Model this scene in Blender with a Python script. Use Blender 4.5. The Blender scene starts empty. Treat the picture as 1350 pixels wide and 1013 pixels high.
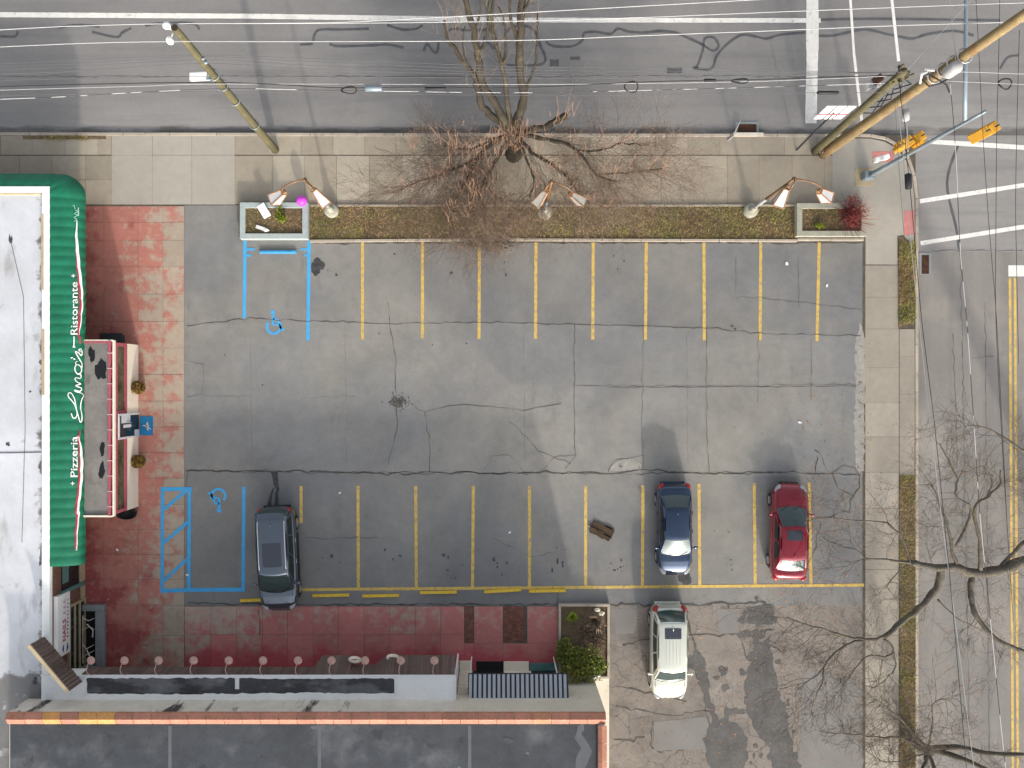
import bpy, bmesh, math, random
import numpy as np
from mathutils import Vector, Matrix
R = random.Random(7)
SC = bpy.context.scene
COL = SC.collection
S, H, NX, NY = 26.0, 40.0, 650.0, 508.0      # plan scale (survey units per metre), camera height, point below the camera

def W(x, y, z=0.0):                          # plan point -> metres
    return Vector(((x-675)/S, (506.5-y)/S, z))
def P(x, y, z):                              # point seen at (x, y) that stands at height z
    k = 1-z/H
    return W(NX+(x-NX)*k, NY+(y-NY)*k, z)

# ---------------------------------------------------------------- mesh builder
class MB:
    def __init__(s): s.v = []; s.f = []
    def add(s, vs, fs):
        o = len(s.v); s.v += [tuple(v) for v in vs]; s.f += [tuple(i+o for i in f) for f in fs]
    def poly(s, pts): s.add(pts, [tuple(range(len(pts)))])
    def box(s, a, b):
        x0, y0, z0 = [min(a[i], b[i]) for i in range(3)]; x1, y1, z1 = [max(a[i], b[i]) for i in range(3)]
        s.add([(x0,y0,z0),(x1,y0,z0),(x1,y1,z0),(x0,y1,z0),(x0,y0,z1),(x1,y0,z1),(x1,y1,z1),(x0,y1,z1)],
              [(0,3,2,1),(4,5,6,7),(0,1,5,4),(1,2,6,5),(2,3,7,6),(3,0,4,7)])
    def obox(s, c, ax, ay, az):              # centre + half axes
        c = Vector(c); ax, ay, az = Vector(ax), Vector(ay), Vector(az)
        vs = [c+sx*ax+sy*ay+sz*az for sz in (-1,1) for sx, sy in ((-1,-1),(1,-1),(1,1),(-1,1))]
        s.add(vs, [(0,3,2,1),(4,5,6,7),(0,1,5,4),(1,2,6,5),(2,3,7,6),(3,0,4,7)])
    def prism(s, pts, z0, z1):
        n = len(pts); p = [(q[0], q[1]) for q in pts]
        ar = sum(p[i][0]*p[(i+1)%n][1]-p[(i+1)%n][0]*p[i][1] for i in range(n))
        if ar < 0: p = p[::-1]
        s.add([(x,y,z0) for x,y in p]+[(x,y,z1) for x,y in p],
              [tuple(range(n-1,-1,-1)), tuple(range(n,2*n))]+[(i,(i+1)%n,n+(i+1)%n,n+i) for i in range(n)])
    def tube(s, pts, r, n=6, cap=True):
        pts = [Vector(p) for p in pts]; m = len(pts)
        rs = r if isinstance(r, (list, tuple)) else [r]*m
        o = len(s.v); prev = None
        for i, p in enumerate(pts):
            d = (pts[min(i+1,m-1)]-pts[max(i-1,0)])
            if d.length < 1e-9: d = Vector((0,0,1))
            d.normalize()
            u = prev-d*prev.dot(d) if prev is not None else d.cross(Vector((0,0,1)) if abs(d.z) < .9 else Vector((1,0,0)))
            if u.length < 1e-6: u = d.orthogonal()
            u.normalize(); prev = u; w = d.cross(u)
            for k in range(n):
                a = 2*math.pi*k/n
                q = p+(u*math.cos(a)+w*math.sin(a))*rs[i]; s.v.append((q.x,q.y,q.z))
        for i in range(m-1):
            for k in range(n):
                a = o+i*n+k; b = o+i*n+(k+1)%n
                s.f.append((a,b,b+n,a+n))
        if cap:
            s.f.append(tuple(o+k for k in range(n-1,-1,-1))); s.f.append(tuple(o+(m-1)*n+k for k in range(n)))
    def lathe(s, c, prof, n=16):             # prof: (radius, z)
        c = Vector(c); o = len(s.v); m = len(prof)
        for r_, z in prof:
            for k in range(n):
                a = 2*math.pi*k/n; s.v.append((c.x+r_*math.cos(a), c.y+r_*math.sin(a), c.z+z))
        for i in range(m-1):
            for k in range(n):
                a = o+i*n+k; b = o+i*n+(k+1)%n; s.f.append((a,b,b+n,a+n))
        s.f.append(tuple(o+k for k in range(n-1,-1,-1))); s.f.append(tuple(o+(m-1)*n+k for k in range(n)))
    def ell(s, c, rx, ry, rz, n=12, m=8, jit=0):
        prof = [(math.sin(math.pi*i/m), -math.cos(math.pi*i/m)) for i in range(m+1)]
        o = len(s.v)
        for r_, z in prof:
            for k in range(n):
                a = 2*math.pi*k/n; j = 1+R.uniform(-jit, jit)
                s.v.append((c[0]+max(r_,.02)*rx*math.cos(a)*j, c[1]+max(r_,.02)*ry*math.sin(a)*j, c[2]+z*rz*j))
        for i in range(m):
            for k in range(n):
                a = o+i*n+k; b = o+i*n+(k+1)%n; s.f.append((a,b,b+n,a+n))
    def grid(s, fn, us, vs):
        o = len(s.v); nu, nv = len(us), len(vs)
        for v in vs:
            for u in us: s.v.append(tuple(fn(u, v)))
        for j in range(nv-1):
            for i in range(nu-1):
                a = o+j*nu+i; s.f.append((a,a+1,a+nu+1,a+nu))
    def ribbon(s, pts, w, z=None):           # flat strip on the ground along a plan polyline
        pts = [Vector(p) for p in pts]; m = len(pts); L = []; Rr = []
        ws = w if isinstance(w, (list, tuple)) else [w]*m
        for i, p in enumerate(pts):
            d = pts[min(i+1,m-1)]-pts[max(i-1,0)]; d.z = 0
            if d.length < 1e-9: d = Vector((1,0,0))
            d.normalize(); n = Vector((-d.y,d.x,0))*ws[i]/2
            L.append(p+n); Rr.append(p-n)
        s.add(L+Rr, [(i, m+i, m+i+1, i+1) for i in range(m-1)])
    def build(s, name, m, parent=None, smooth=False, bevel=0, sub=0, off=None, kind=None):
        me = bpy.data.meshes.new(name)
        o3 = Vector(off) if off is not None else (parent.get('_o') and Vector(parent['_o']) if parent is not None and '_o' in parent.keys() else None)
        vs = s.v if o3 is None else [(v[0]-o3[0], v[1]-o3[1], v[2]-o3[2]) for v in s.v]
        me.from_pydata(vs, [], s.f); me.validate(); me.update()
        ob = bpy.data.objects.new(name, me); COL.objects.link(ob)
        if m is not None: me.materials.append(m)
        if smooth: me.polygons.foreach_set('use_smooth', [True]*len(me.polygons))
        if bevel:
            b = ob.modifiers.new('bevel','BEVEL'); b.width = bevel; b.segments = 2; b.limit_method = 'ANGLE'; b.angle_limit = math.radians(28)
        if sub:
            b = ob.modifiers.new('sub','SUBSURF'); b.levels = sub; b.render_levels = sub
        if parent is not None: ob.parent = parent
        elif off is not None: ob.location = off
        if kind: ob['kind'] = kind
        return ob

def tag(o, label, cat, group=None):
    o['label'] = label; o['category'] = cat
    if group: o['group'] = group
    return o
def thing(name, label, cat, loc=(0,0,0), group=None, rot=0, local=False):
    o = bpy.data.objects.new(name, None); COL.objects.link(o); o.location = loc; o.rotation_euler = (0,0,rot)
    o.empty_display_size = .2
    if not local: o['_o'] = [float(c) for c in loc]
    return tag(o, label, cat, group)
def single(mb, name, m, label, cat, loc, group=None, **k):
    return tag(mb.build(name, m, off=loc, **k), label, cat, group)
def dup(root, loc, label, rot=None):
    r = root.copy(); COL.objects.link(r); r.location = loc; r['label'] = label
    if rot is not None: r.rotation_euler = (0,0,rot)
    for ch in list(root.children):
        c = ch.copy(); COL.objects.link(c); c.parent = r
        for g in list(ch.children):
            d = g.copy(); COL.objects.link(d); d.parent = c
    return r
def struct(name, mb, m, **k): return mb.build(name, m, kind='structure', **k)

# ---------------------------------------------------------------- materials
def mat(name, col, rough=.85, tones=(), mixes=(), island=0, bump=0, bscale=40, metal=0, coat=0, spec=.35, emit=0, alpha=None):
    m = bpy.data.materials.new(name); m.use_nodes = True
    nt = m.node_tree; nd = nt.nodes; lk = nt.links
    b = nd['Principled BSDF']; b.inputs['Roughness'].default_value = rough; b.inputs['Metallic'].default_value = metal
    b.inputs['Coat Weight'].default_value = coat; b.inputs['Coat Roughness'].default_value = .06
    b.inputs['Specular IOR Level'].default_value = spec
    geo = nd.new('ShaderNodeNewGeometry')
    def mapped(st):
        if st is None: return geo.outputs['Position']
        mp = nd.new('ShaderNodeMapping'); mp.inputs['Scale'].default_value = st; lk.new(geo.outputs['Position'], mp.inputs[0]); return mp.outputs[0]
    def noise(sc, st=None, det=4, w=0):
        n = nd.new('ShaderNodeTexNoise'); n.inputs['Scale'].default_value = sc; n.inputs['Detail'].default_value = det
        n.inputs['Roughness'].default_value = .6
        lk.new(mapped(st), n.inputs['Vector']); return n.outputs[0]
    def mr(v, a, c, d, e):
        n = nd.new('ShaderNodeMapRange'); lk.new(v, n.inputs[0])
        for i, q in enumerate((a,c,d,e)): n.inputs[i+1].default_value = q
        return n.outputs[0]
    def mth(op, a, c):
        n = nd.new('ShaderNodeMath'); n.operation = op
        for i, q in enumerate((a,c)):
            if isinstance(q, (int,float)): n.inputs[i].default_value = q
            else: lk.new(q, n.inputs[i])
        return n.outputs[0]
    def mix(f, a, c, mode='MIX'):
        n = nd.new('ShaderNodeMix'); n.data_type = 'RGBA'; n.blend_type = mode
        for i, q in ((0,f),(6,a),(7,c)):
            if isinstance(q, (int,float)): n.inputs[i].default_value = q
            elif isinstance(q, tuple): n.inputs[i].default_value = (*q,1)
            else: lk.new(q, n.inputs[i])
        return n.outputs[2]
    rgb = nd.new('ShaderNodeRGB'); rgb.outputs[0].default_value = (*col,1); c = rgb.outputs[0]
    for q in mixes:
        if q.get('voro'):
            v = nd.new('ShaderNodeTexVoronoi'); v.feature = 'DISTANCE_TO_EDGE'; v.inputs['Scale'].default_value = q['scale']
            wn = nd.new('ShaderNodeTexNoise'); wn.inputs['Scale'].default_value = q['scale']*1.7; wn.inputs['Detail'].default_value = 4
            lk.new(geo.outputs['Position'], wn.inputs['Vector'])
            va = nd.new('ShaderNodeVectorMath'); va.operation = 'MULTIPLY_ADD'; lk.new(wn.outputs[1], va.inputs[0]); va.inputs[1].default_value = (q.get('warp',.5),)*3
            lk.new(geo.outputs['Position'], va.inputs[2]); lk.new(va.outputs[0], v.inputs['Vector'])
            f = mr(v.outputs['Distance'], q['w']*.3, q['w'], 1, 0)
            if 'mask' in q: f = mth('MULTIPLY', f, mr(noise(q['mask'][0]), q['mask'][1], q['mask'][2], 0, 1))
        elif q.get('isl'):
            f = mr(geo.outputs['Random Per Island'], q['lo'], q['hi'], 0, 1)
        else:
            v = noise(q['scale'], q.get('st'), q.get('det',5))
            for ax, a, va_, c_, vb in q.get('bias', ()):
                sp = nd.new('ShaderNodeSeparateXYZ'); lk.new(geo.outputs['Position'], sp.inputs[0])
                v = mth('ADD', v, mr(sp.outputs[ax], a, c_, va_, vb))
            if q.get('ib'): v = mth('ADD', v, mr(geo.outputs['Random Per Island'], 0, 1, -q['ib'], q['ib']))
            f = mr(v, q['lo'], q['hi'], 0, 1)
        if 'amt' in q: f = mth('MULTIPLY', f, q['amt'])
        c = mix(f, c, tuple(q['col']))
    for t in tones:
        c = mix(1.0, c, mr(noise(t[0], t[2] if len(t) > 2 else None), .3, .7, 1-t[1], 1+t[1]), 'MULTIPLY')
    if island: c = mix(1.0, c, mr(geo.outputs['Random Per Island'], 0, 1, 1-island, 1+island), 'MULTIPLY')
    lk.new(c, b.inputs['Base Color'])
    if bump:
        bp = nd.new('ShaderNodeBump'); bp.inputs['Strength'].default_value = bump; bp.inputs['Distance'].default_value = .02
        lk.new(noise(bscale, None, 3), bp.inputs['Height']); lk.new(bp.outputs[0], b.inputs['Normal'])
    if emit:
        lk.new(c, b.inputs['Emission Color']); b.inputs['Emission Strength'].default_value = emit
    return m

BROAD = ((.12,.10),(.7,.07),(6,.05),(45,.10))
M = {}
M['road'] = mat('road asphalt', (.215,.207,.201), .9, tones=((.15,.10),(.5,.05,(.15,1.5,1)),(5,.04),(60,.08)),
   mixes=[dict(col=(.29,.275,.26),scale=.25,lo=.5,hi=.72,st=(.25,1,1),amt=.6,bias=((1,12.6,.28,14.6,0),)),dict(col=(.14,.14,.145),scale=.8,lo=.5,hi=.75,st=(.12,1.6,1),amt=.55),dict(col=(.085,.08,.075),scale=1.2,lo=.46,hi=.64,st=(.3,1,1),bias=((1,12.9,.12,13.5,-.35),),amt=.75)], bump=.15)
M['road_plain'] = mat('junction asphalt', (.215,.207,.201), .9, tones=((.15,.10),(.5,.05,(.15,1.5,1)),(5,.04),(60,.08)),
   mixes=[dict(col=(.29,.275,.26),scale=.25,lo=.5,hi=.72,st=(.25,1,1),amt=.6,bias=((1,12.6,.28,14.6,0),)),dict(col=(.14,.14,.145),scale=.8,lo=.5,hi=.75,st=(.12,1.6,1),amt=.55)], bump=.15)
M['side_road'] = mat('worn street asphalt', (.228,.212,.196), .9, tones=((.15,.10),(.6,.07,(1.6,.12,1)),(5,.04),(60,.09)),
   mixes=[dict(col=(.17,.16,.15),scale=.5,lo=.48,hi=.72,st=(1.8,.10,1),amt=.8),dict(col=(.35,.31,.27),scale=.2,lo=.5,hi=.7,amt=.6)], bump=.15)  # long dark streaks paint wheel tracks and cast shadows together
M['lot'] = mat('parking lot asphalt', (.203,.202,.199), .88, tones=((.10,.12),(.45,.09),(2.2,.06),(9,.05),(70,.14)),
   mixes=[dict(col=(.29,.265,.22),scale=.13,lo=.42,hi=.62,amt=.5), dict(col=(.15,.155,.16),scale=.3,lo=.52,hi=.68,amt=.3), dict(col=(.10,.10,.10),scale=1.0,lo=.60,hi=.8,amt=.45,st=(1.3,.4,1),det=8),
          dict(col=(.30,.29,.275),scale=2.6,lo=.66,hi=.78,amt=.35), dict(col=(.05,.05,.05),scale=9,lo=.74,hi=.8,amt=.5)], bump=.12)
M['lot_row'] = mat('stall row asphalt', (.178,.178,.178), .88, tones=((.10,.12),(.45,.09),(2.2,.06),(9,.05),(70,.14)),
   mixes=[dict(col=(.29,.265,.22),scale=.13,lo=.42,hi=.62,amt=.5), dict(col=(.15,.155,.16),scale=.3,lo=.52,hi=.68,amt=.3), dict(col=(.10,.10,.10),scale=1.0,lo=.60,hi=.8,amt=.45,st=(1.3,.4,1),det=8),
          dict(col=(.30,.29,.275),scale=2.6,lo=.66,hi=.78,amt=.35), dict(col=(.05,.05,.05),scale=9,lo=.74,hi=.8,amt=.5)], bump=.12)
M['old'] = mat('old cracked asphalt', (.235,.205,.178), .92, tones=((.25,.14),(1.5,.09),(7,.08),(60,.12)),
   mixes=[dict(col=(.10,.095,.088),scale=.5,lo=.48,hi=.68,amt=.75,det=9), dict(col=(.27,.245,.22),scale=.8,lo=.58,hi=.72,amt=.6),
          dict(voro=1,col=(.085,.075,.065),scale=.8,w=.016,warp=.6,mask=(.3,.34,.52),amt=.75), dict(voro=1,col=(.10,.088,.075),scale=3.2,w=.035,warp=.5,mask=(.35,.40,.58),amt=.8)], bump=.3)
M['newpatch'] = mat('fresh asphalt patch', (.098,.094,.09), .85, tones=((.8,.25),(5,.15),(50,.15)), bump=.3)
M['greypatch'] = mat('smooth asphalt patch', (.20,.19,.178), .9, tones=((.8,.08),(50,.08)))
M['tar'] = mat('tar crack sealer', (.092,.092,.097), .6, tones=((3,.2),))
M['crack'] = mat('crack line', (.085,.077,.068), .95, tones=((4,.35),))
M['crack_soft'] = mat('faint seam', (.125,.12,.115), .95, tones=((3,.25),))
M['oil'] = mat('oil stain', (.055,.055,.057), .6, tones=((4,.35),))
M['broken'] = mat('broken concrete edge', (.31,.295,.265), .9, tones=((2,.15),(12,.15),(50,.1)), mixes=[dict(col=(.15,.14,.13),scale=3.5,lo=.57,hi=.66)], bump=.4)
CONC = (.335,.290,.225)
def conc(n, col, isl=.11, **k):
    return mat(n, col, .9, tones=((.5,.07),(3,.06),(40,.06)), island=isl, mixes=[dict(col=tuple(c*.6 for c in col),scale=.9,lo=.58,hi=.8,amt=.5),
        dict(isl=1,col=(.44,.40,.33),lo=.80,hi=.84,amt=.25)]+k.get('more',[]), bump=.12)
M['walk'] = conc('sidewalk concrete', CONC)
M['walk_grey'] = conc('grey sidewalk concrete', (.315,.28,.23), .07)
M['pad'] = mat('new corner concrete', (.365,.335,.285), .9, tones=((.5,.06),(3,.04),(40,.05)), mixes=[dict(col=(.25,.23,.2),scale=.7,lo=.6,hi=.8,amt=.5)])
M['joint'] = mat('joint dirt', (.10,.085,.065), .95, tones=((3,.3),))
M['kerb'] = mat('kerb stone', (.40,.345,.28), .9, tones=((1.5,.12),(30,.08)), island=.1, mixes=[dict(col=(.12,.11,.09),scale=1.3,lo=.58,hi=.75,amt=.7)])
M['red_a'] = mat('worn red painted concrete', (.375,.305,.235), .85, tones=((.6,.07),(4,.06),(40,.07)), island=.07,
   mixes=[dict(col=(.40,.135,.105),scale=1.6,lo=.40,hi=.56,det=8,ib=.08,bias=((0,-21.5,.30,-16.6,-.16),),amt=.85),
          dict(col=(.26,.045,.05),scale=.9,lo=.56,hi=.72,bias=((0,-21.5,.1,-17.5,-.2),(1,-14,.22,-5,0)),amt=.8), dict(col=(.44,.39,.32),scale=5,lo=.60,hi=.72,amt=.5)])
M['red_b'] = mat('red painted concrete walk', (.41,.31,.25), .82, tones=((.6,.09),(4,.07),(40,.07)), island=.09,
   mixes=[dict(col=(.45,.145,.135),scale=1.8,lo=.38,hi=.58,det=8,ib=.12,bias=((0,-17,-.14,-8,.06),(1,-13.8,.25,-11.6,-.04)),amt=.88),
          dict(col=(.42,.075,.09),scale=.7,lo=.5,hi=.7,bias=((1,-14.3,.35,-13.0,-.1),),amt=.9), dict(col=(.46,.36,.30),scale=6,lo=.63,hi=.72,amt=.55)])
M['brick'] = mat('brick paving patch', (.20,.075,.055), .9, tones=((3,.2),(20,.2)), island=.25, mixes=[dict(col=(.10,.10,.05),scale=3,lo=.55,hi=.65)])
M['soil'] = mat('dry soil and leaf litter', (.16,.115,.07), .95, tones=((1,.2),(8,.3),(40,.3)), bump=.6)
M['ground'] = mat('surrounding ground', (.16,.15,.12), .95, tones=((.1,.2),(3,.2)))
def paint(n, col, under, lo, hi, st=None):
    return mat(n, col, .8, tones=((3,.08),(40,.08)), mixes=[dict(col=under,scale=5,lo=lo-.05,hi=hi,det=8,st=st,amt=.85)])
M['yellow'] = paint('worn yellow paint', (.62,.42,.10), (.25,.22,.17), .52, .70)
M['yellow_stop'] = mat('yellow concrete', (.70,.47,.05), .7, tones=((6,.1),(30,.1)), mixes=[dict(col=(.4,.33,.2),scale=9,lo=.64,hi=.7)])
M['blue'] = paint('worn blue paint', (.06,.36,.68), (.21,.25,.29), .60, .78)
M['blue_stop'] = mat('blue concrete', (.05,.30,.58), .7, tones=((6,.15),(30,.1)))
M['white_line'] = paint('worn white road paint', (.72,.70,.66), (.3,.3,.29), .62, .75)
M['pink'] = mat('tactile pad red', (.52,.20,.18), .85, tones=((4,.1),(60,.12)))
M['membrane'] = mat('white roof membrane', (.55,.565,.60), .7, tones=((.2,.12),(.9,.08),(5,.04)),
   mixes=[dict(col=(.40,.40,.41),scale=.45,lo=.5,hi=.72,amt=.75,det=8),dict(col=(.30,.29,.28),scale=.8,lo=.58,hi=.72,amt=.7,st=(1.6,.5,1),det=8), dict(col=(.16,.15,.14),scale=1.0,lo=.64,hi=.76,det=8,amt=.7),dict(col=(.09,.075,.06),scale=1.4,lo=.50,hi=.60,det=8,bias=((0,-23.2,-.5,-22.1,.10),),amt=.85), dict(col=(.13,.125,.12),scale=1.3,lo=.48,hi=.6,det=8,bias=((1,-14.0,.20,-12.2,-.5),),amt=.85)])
M['white_roof'] = mat('clean white roof', (.88,.88,.87), .7, tones=((.6,.05),(6,.03)), mixes=[dict(col=(.3,.29,.27),scale=1.6,lo=.69,hi=.76,det=8)])
M['black_roof'] = mat('black roofing', (.045,.051,.060), .8, tones=((.3,.2),(2,.14),(15,.12)), mixes=[dict(col=(.13,.135,.14),scale=.6,lo=.52,hi=.75,amt=.6,det=8),dict(col=(.02,.022,.025),scale=.9,lo=.6,hi=.68,amt=.6,det=8)], bump=.1)
M['wet_roof'] = mat('dark patched roofing', (.055,.055,.06), .55, tones=((.8,.3),(6,.15)), mixes=[dict(col=(.14,.14,.145),scale=.7,lo=.5,hi=.56,st=(.4,1,1))])
M['puddle'] = mat('standing water', (.012,.013,.014), .12, spec=.5)
M['roof_line'] = mat('grey roof lap', (.10,.105,.115), .8, tones=((1,.15),))
M['grey_shade'] = mat('dusty grey lamp glass', (.24,.235,.22), .5, tones=((4,.1),))
M['canopy_roof'] = mat('grey porch roof', (.20,.185,.17), .8, tones=((.8,.2),(5,.1)), mixes=[dict(col=(.1,.09,.08),scale=1.2,lo=.55,hi=.7,amt=.6)])
M['coping'] = mat('terracotta coping', (.42,.185,.125), .8, tones=((1,.15),(6,.12),(20,.1)), island=.12, mixes=[dict(isl=1,col=(.52,.26,.075),lo=.90,hi=.91,amt=.8)])
M['cream'] = mat('cream stucco', (.66,.60,.50), .9, tones=((.8,.07),(6,.06)), mixes=[dict(col=(.3,.26,.2),scale=1.3,lo=.62,hi=.75,amt=.5)])
M['streak'] = mat('streaked cream parapet', (.66,.60,.52), .9, tones=((2,.1),), mixes=[dict(col=(.07,.065,.06),scale=.9,lo=.57,hi=.64,st=(1,4,.3),det=6)])
M['cream_clean'] = mat('cream panel', (.78,.70,.58), .7, tones=((2,.04),(10,.03)))
M['maroon'] = mat('maroon trim', (.36,.085,.11), .5, tones=((3,.1),))
M['brown_wall'] = mat('brown brick wall', (.17,.085,.06), .9, tones=((2,.15),(12,.2)))
M['shingle'] = mat('brown boards', (.125,.088,.075), .8, tones=((2,.1),(9,.12,(3,3,.5))), island=.2)
M['tan'] = mat('tan trim', (.42,.34,.22), .8, tones=((2,.15),))
M['teal'] = mat('teal painted frame', (.09,.20,.19), .6, tones=((3,.15),))
M['grey_curb'] = mat('grey painted curb', (.24,.26,.265), .8, tones=((2,.12),(14,.08)))
M['dark'] = mat('dark interior', (.012,.012,.012), .8)
M['glass'] = mat('dark glass', (.015,.02,.02), .06, spec=.6)
M['winglass'] = mat('porch window glass', (.075,.075,.04), .1, tones=((1.5,.5),(5,.3)), mixes=[dict(col=(.03,.06,.03),scale=1.2,lo=.5,hi=.65)], spec=.5)  # dark green mottling paints reflections into the glass colour
M['green'] = mat('green awning fabric', (.004,.135,.07), .6, tones=((.5,.18),(2,.10),(10,.06)), spec=.4)
M['white'] = mat('white paint', (.80,.80,.78), .5, tones=((4,.04),))
M['letter_red'] = mat('red lettering', (.5,.03,.05), .5)
M['letter_pink'] = mat('faded red lettering', (.62,.36,.38), .6)
M['letter_blue'] = mat('blue lettering', (.05,.05,.25), .5)
M['pale_letter'] = mat('pale green lettering', (.30,.52,.44), .6)
M['stripe_red'] = mat('red awning stripe', (.42,.03,.06), .5)
M['steel_light'] = mat('light corrugated steel', (.44,.46,.50), .5, metal=.3, tones=((2,.07),(12,.05)))
M['steel_dark'] = mat('dark steel', (.035,.037,.045), .6)
M['galv'] = mat('galvanised blue grey steel', (.22,.27,.305), .5, metal=.3, tones=((3,.1),))
M['wood_pole'] = mat('weathered green pole wood', (.105,.092,.048), .85, tones=((2,.2),(12,.25,(6,6,.6))), bump=.3)
M['wood_new'] = mat('yellow pole wood', (.235,.17,.085), .85, tones=((1.5,.2),(12,.3,(6,6,.4)),(30,.15)), mixes=[dict(col=(.20,.11,.045),scale=1.2,lo=.52,hi=.66,amt=.8)], bump=.3)
M['wire_black'] = mat('black cable', (.02,.02,.022), .6)
M['wire_grey'] = mat('grey cable', (.10,.10,.105), .6)
M['wire_white'] = mat('bare aluminium wire', (.38,.38,.38), .45)
M['wire_mixed'] = mat('twisted black and silver cable', (.03,.03,.03), .5, mixes=[dict(col=(.6,.6,.6),scale=.7,lo=.5,hi=.53,det=2)])
M['signal'] = mat('traffic signal yellow', (.56,.29,.03), .5, tones=((4,.08),))
M['bronze'] = mat('bronze lamp metal', (.20,.11,.055), .5, metal=.3, tones=((4,.2),))
M['copper'] = mat('copper lamp frame', (.30,.165,.085), .5, metal=.2, tones=((4,.15),))
M['milk'] = mat('milky lamp glass', (.46,.45,.455), .35, tones=((4,.06),))
M['lamp_pink'] = mat('faded pink lamp enamel', (.46,.29,.25), .6, tones=((8,.12),))
M['planter'] = mat('grey green planter concrete', (.36,.41,.40), .85, tones=((2,.08),(20,.06)), mixes=[dict(col=(.3,.27,.2),scale=2,lo=.6,hi=.75,amt=.6)])
M['planter_old'] = mat('stained planter concrete', (.36,.35,.28), .9, tones=((2,.12),(20,.1)))
M['magenta'] = mat('magenta ball', (.62,.07,.62), .35)
M['bark'] = mat('grey brown bark', (.034,.028,.020), .9, tones=((2,.25),(10,.3,(4,4,1))), mixes=[dict(col=(.085,.075,.045),scale=1.5,lo=.52,hi=.66,amt=.7)], bump=.8, bscale=12)
M['bark_pale'] = mat('grey bark', (.14,.125,.10), .9, tones=((3,.25),(14,.2)), bump=.3)
M['bark_moss'] = mat('mossy dark bark', (.105,.090,.070), .9, tones=((2,.25),(8,.25)), mixes=[dict(col=(.12,.12,.035),scale=.8,lo=.57,hi=.66,amt=.6)], bump=.4, bscale=14)
M['twig'] = mat('brown twigs', (.14,.102,.075), .9, island=.35)
M['twig_dark'] = mat('dark twigs', (.13,.105,.082), .9, island=.3)
M['shoot'] = mat('reddish young shoots', (.33,.195,.13), .8, island=.3)
M['grass'] = mat('winter grass', (.32,.295,.085), .9, island=.45, tones=((.7,.2),), mixes=[dict(col=(.38,.25,.11),scale=.8,lo=.45,hi=.6,amt=.9), dict(col=(.17,.115,.07),scale=.9,lo=.55,hi=.65,amt=.85,det=8), dict(col=(.18,.22,.045),scale=.45,lo=.56,hi=.66,amt=.8)])
M['leaf_green'] = mat('evergreen leaves', (.145,.175,.028), .6, island=.55, mixes=[dict(col=(.25,.235,.04),scale=1.3,lo=.5,hi=.62,amt=.8)])
M['leaf_dry'] = mat('dry brown stalks', (.17,.12,.085), .9, island=.4)
M['leaf_lime'] = mat('yellow green leaves', (.20,.24,.02), .6, island=.4)
M['leaf_red'] = mat('dark red twigs and leaves', (.23,.045,.04), .7, island=.5)
M['leaf_orange'] = mat('fallen orange leaves', (.42,.20,.065), .8, island=.4)
M['topiary'] = mat('brown clipped box leaves', (.20,.115,.02), .8, island=.5)
M['tyre'] = mat('tyre rubber', (.018,.018,.018), .8)
M['rim'] = mat('wheel alloy', (.5,.5,.52), .3, metal=.9)
M['chrome'] = mat('bright trim', (.7,.7,.7), .25, metal=.8)
M['plastic'] = mat('black plastic', (.02,.02,.022), .55)
M['lens'] = mat('headlight lens', (.30,.31,.32), .1, spec=.6)
M['tail'] = mat('tail light red', (.35,.01,.012), .15, spec=.6)
M['drain'] = mat('rusty drain opening', (.075,.035,.02), .9, tones=((8,.4),))
M['scrap'] = mat('rotten brown board', (.065,.042,.025), .95, tones=((4,.3),(25,.3)), bump=.8)
M['litter'] = mat('white litter', (.75,.74,.72), .7)
M['rubble'] = mat('gravel and dirt', (.12,.11,.095), .95, island=.6)
M['mat_blue'] = mat('blue door mat', (.015,.17,.36), .9, tones=((3,.15),))
M['frame_w'] = mat('white framed door', (.55,.56,.58), .4)
def carpaint(n, c, metal, rough=.28): return mat(n, c, rough, metal=metal, coat=1.0, spec=.5)
# ================================================================ SETTING
def rect(mb, x0, y0, x1, y1, z): mb.add([W(x0,y1,z),W(x1,y1,z),W(x1,y0,z),W(x0,y0,z)], [(0,1,2,3)])
ZR = -0.10
g = MB(); rect(g, -6000,-6000,7000,7000,-0.16); struct('ground', g, M['ground'])
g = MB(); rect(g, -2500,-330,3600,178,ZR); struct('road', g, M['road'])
g = MB(); g.add([W(1150,178,ZR),W(1150,330,ZR),W(1206,332,ZR),W(1560,332,ZR),W(1560,178,ZR)], [(0,1,2,3,4)])
struct('road_junction', g, M['road_plain'])
g = MB(); rect(g, 1200,332,1560,3000,ZR); struct('side_road', g, M['side_road'])
g = MB(); rect(g, 1560,178,1680,3000,-.02); rect(g, -2500,-420,3600,-330,-.02); struct('pavement_opposite', g, M['walk_grey'])
g = MB(); g.add([W(243,622),W(1141,629),W(1141,443),W(930,433),W(640,425),W(520,427),W(400,424),W(243,430)],[(0,1,2,3,4,5,6,7)]); struct('parking_lot', g, M['lot'])
g = MB(); g.add([W(243,430),W(400,424),W(520,427),W(640,425),W(930,433),W(1141,443),W(1141,262),W(243,262)],[(0,1,2,3,4,5,6,7)]); g.add([W(243,799),W(1141,799),W(1141,629),W(243,622)],[(0,1,2,3)]); struct('stall_rows', g, M['lot_row'])
g = MB(); rect(g, 803,799,1141,1700,-0.001); struct('lower_lot', g, M['old'])
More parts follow.
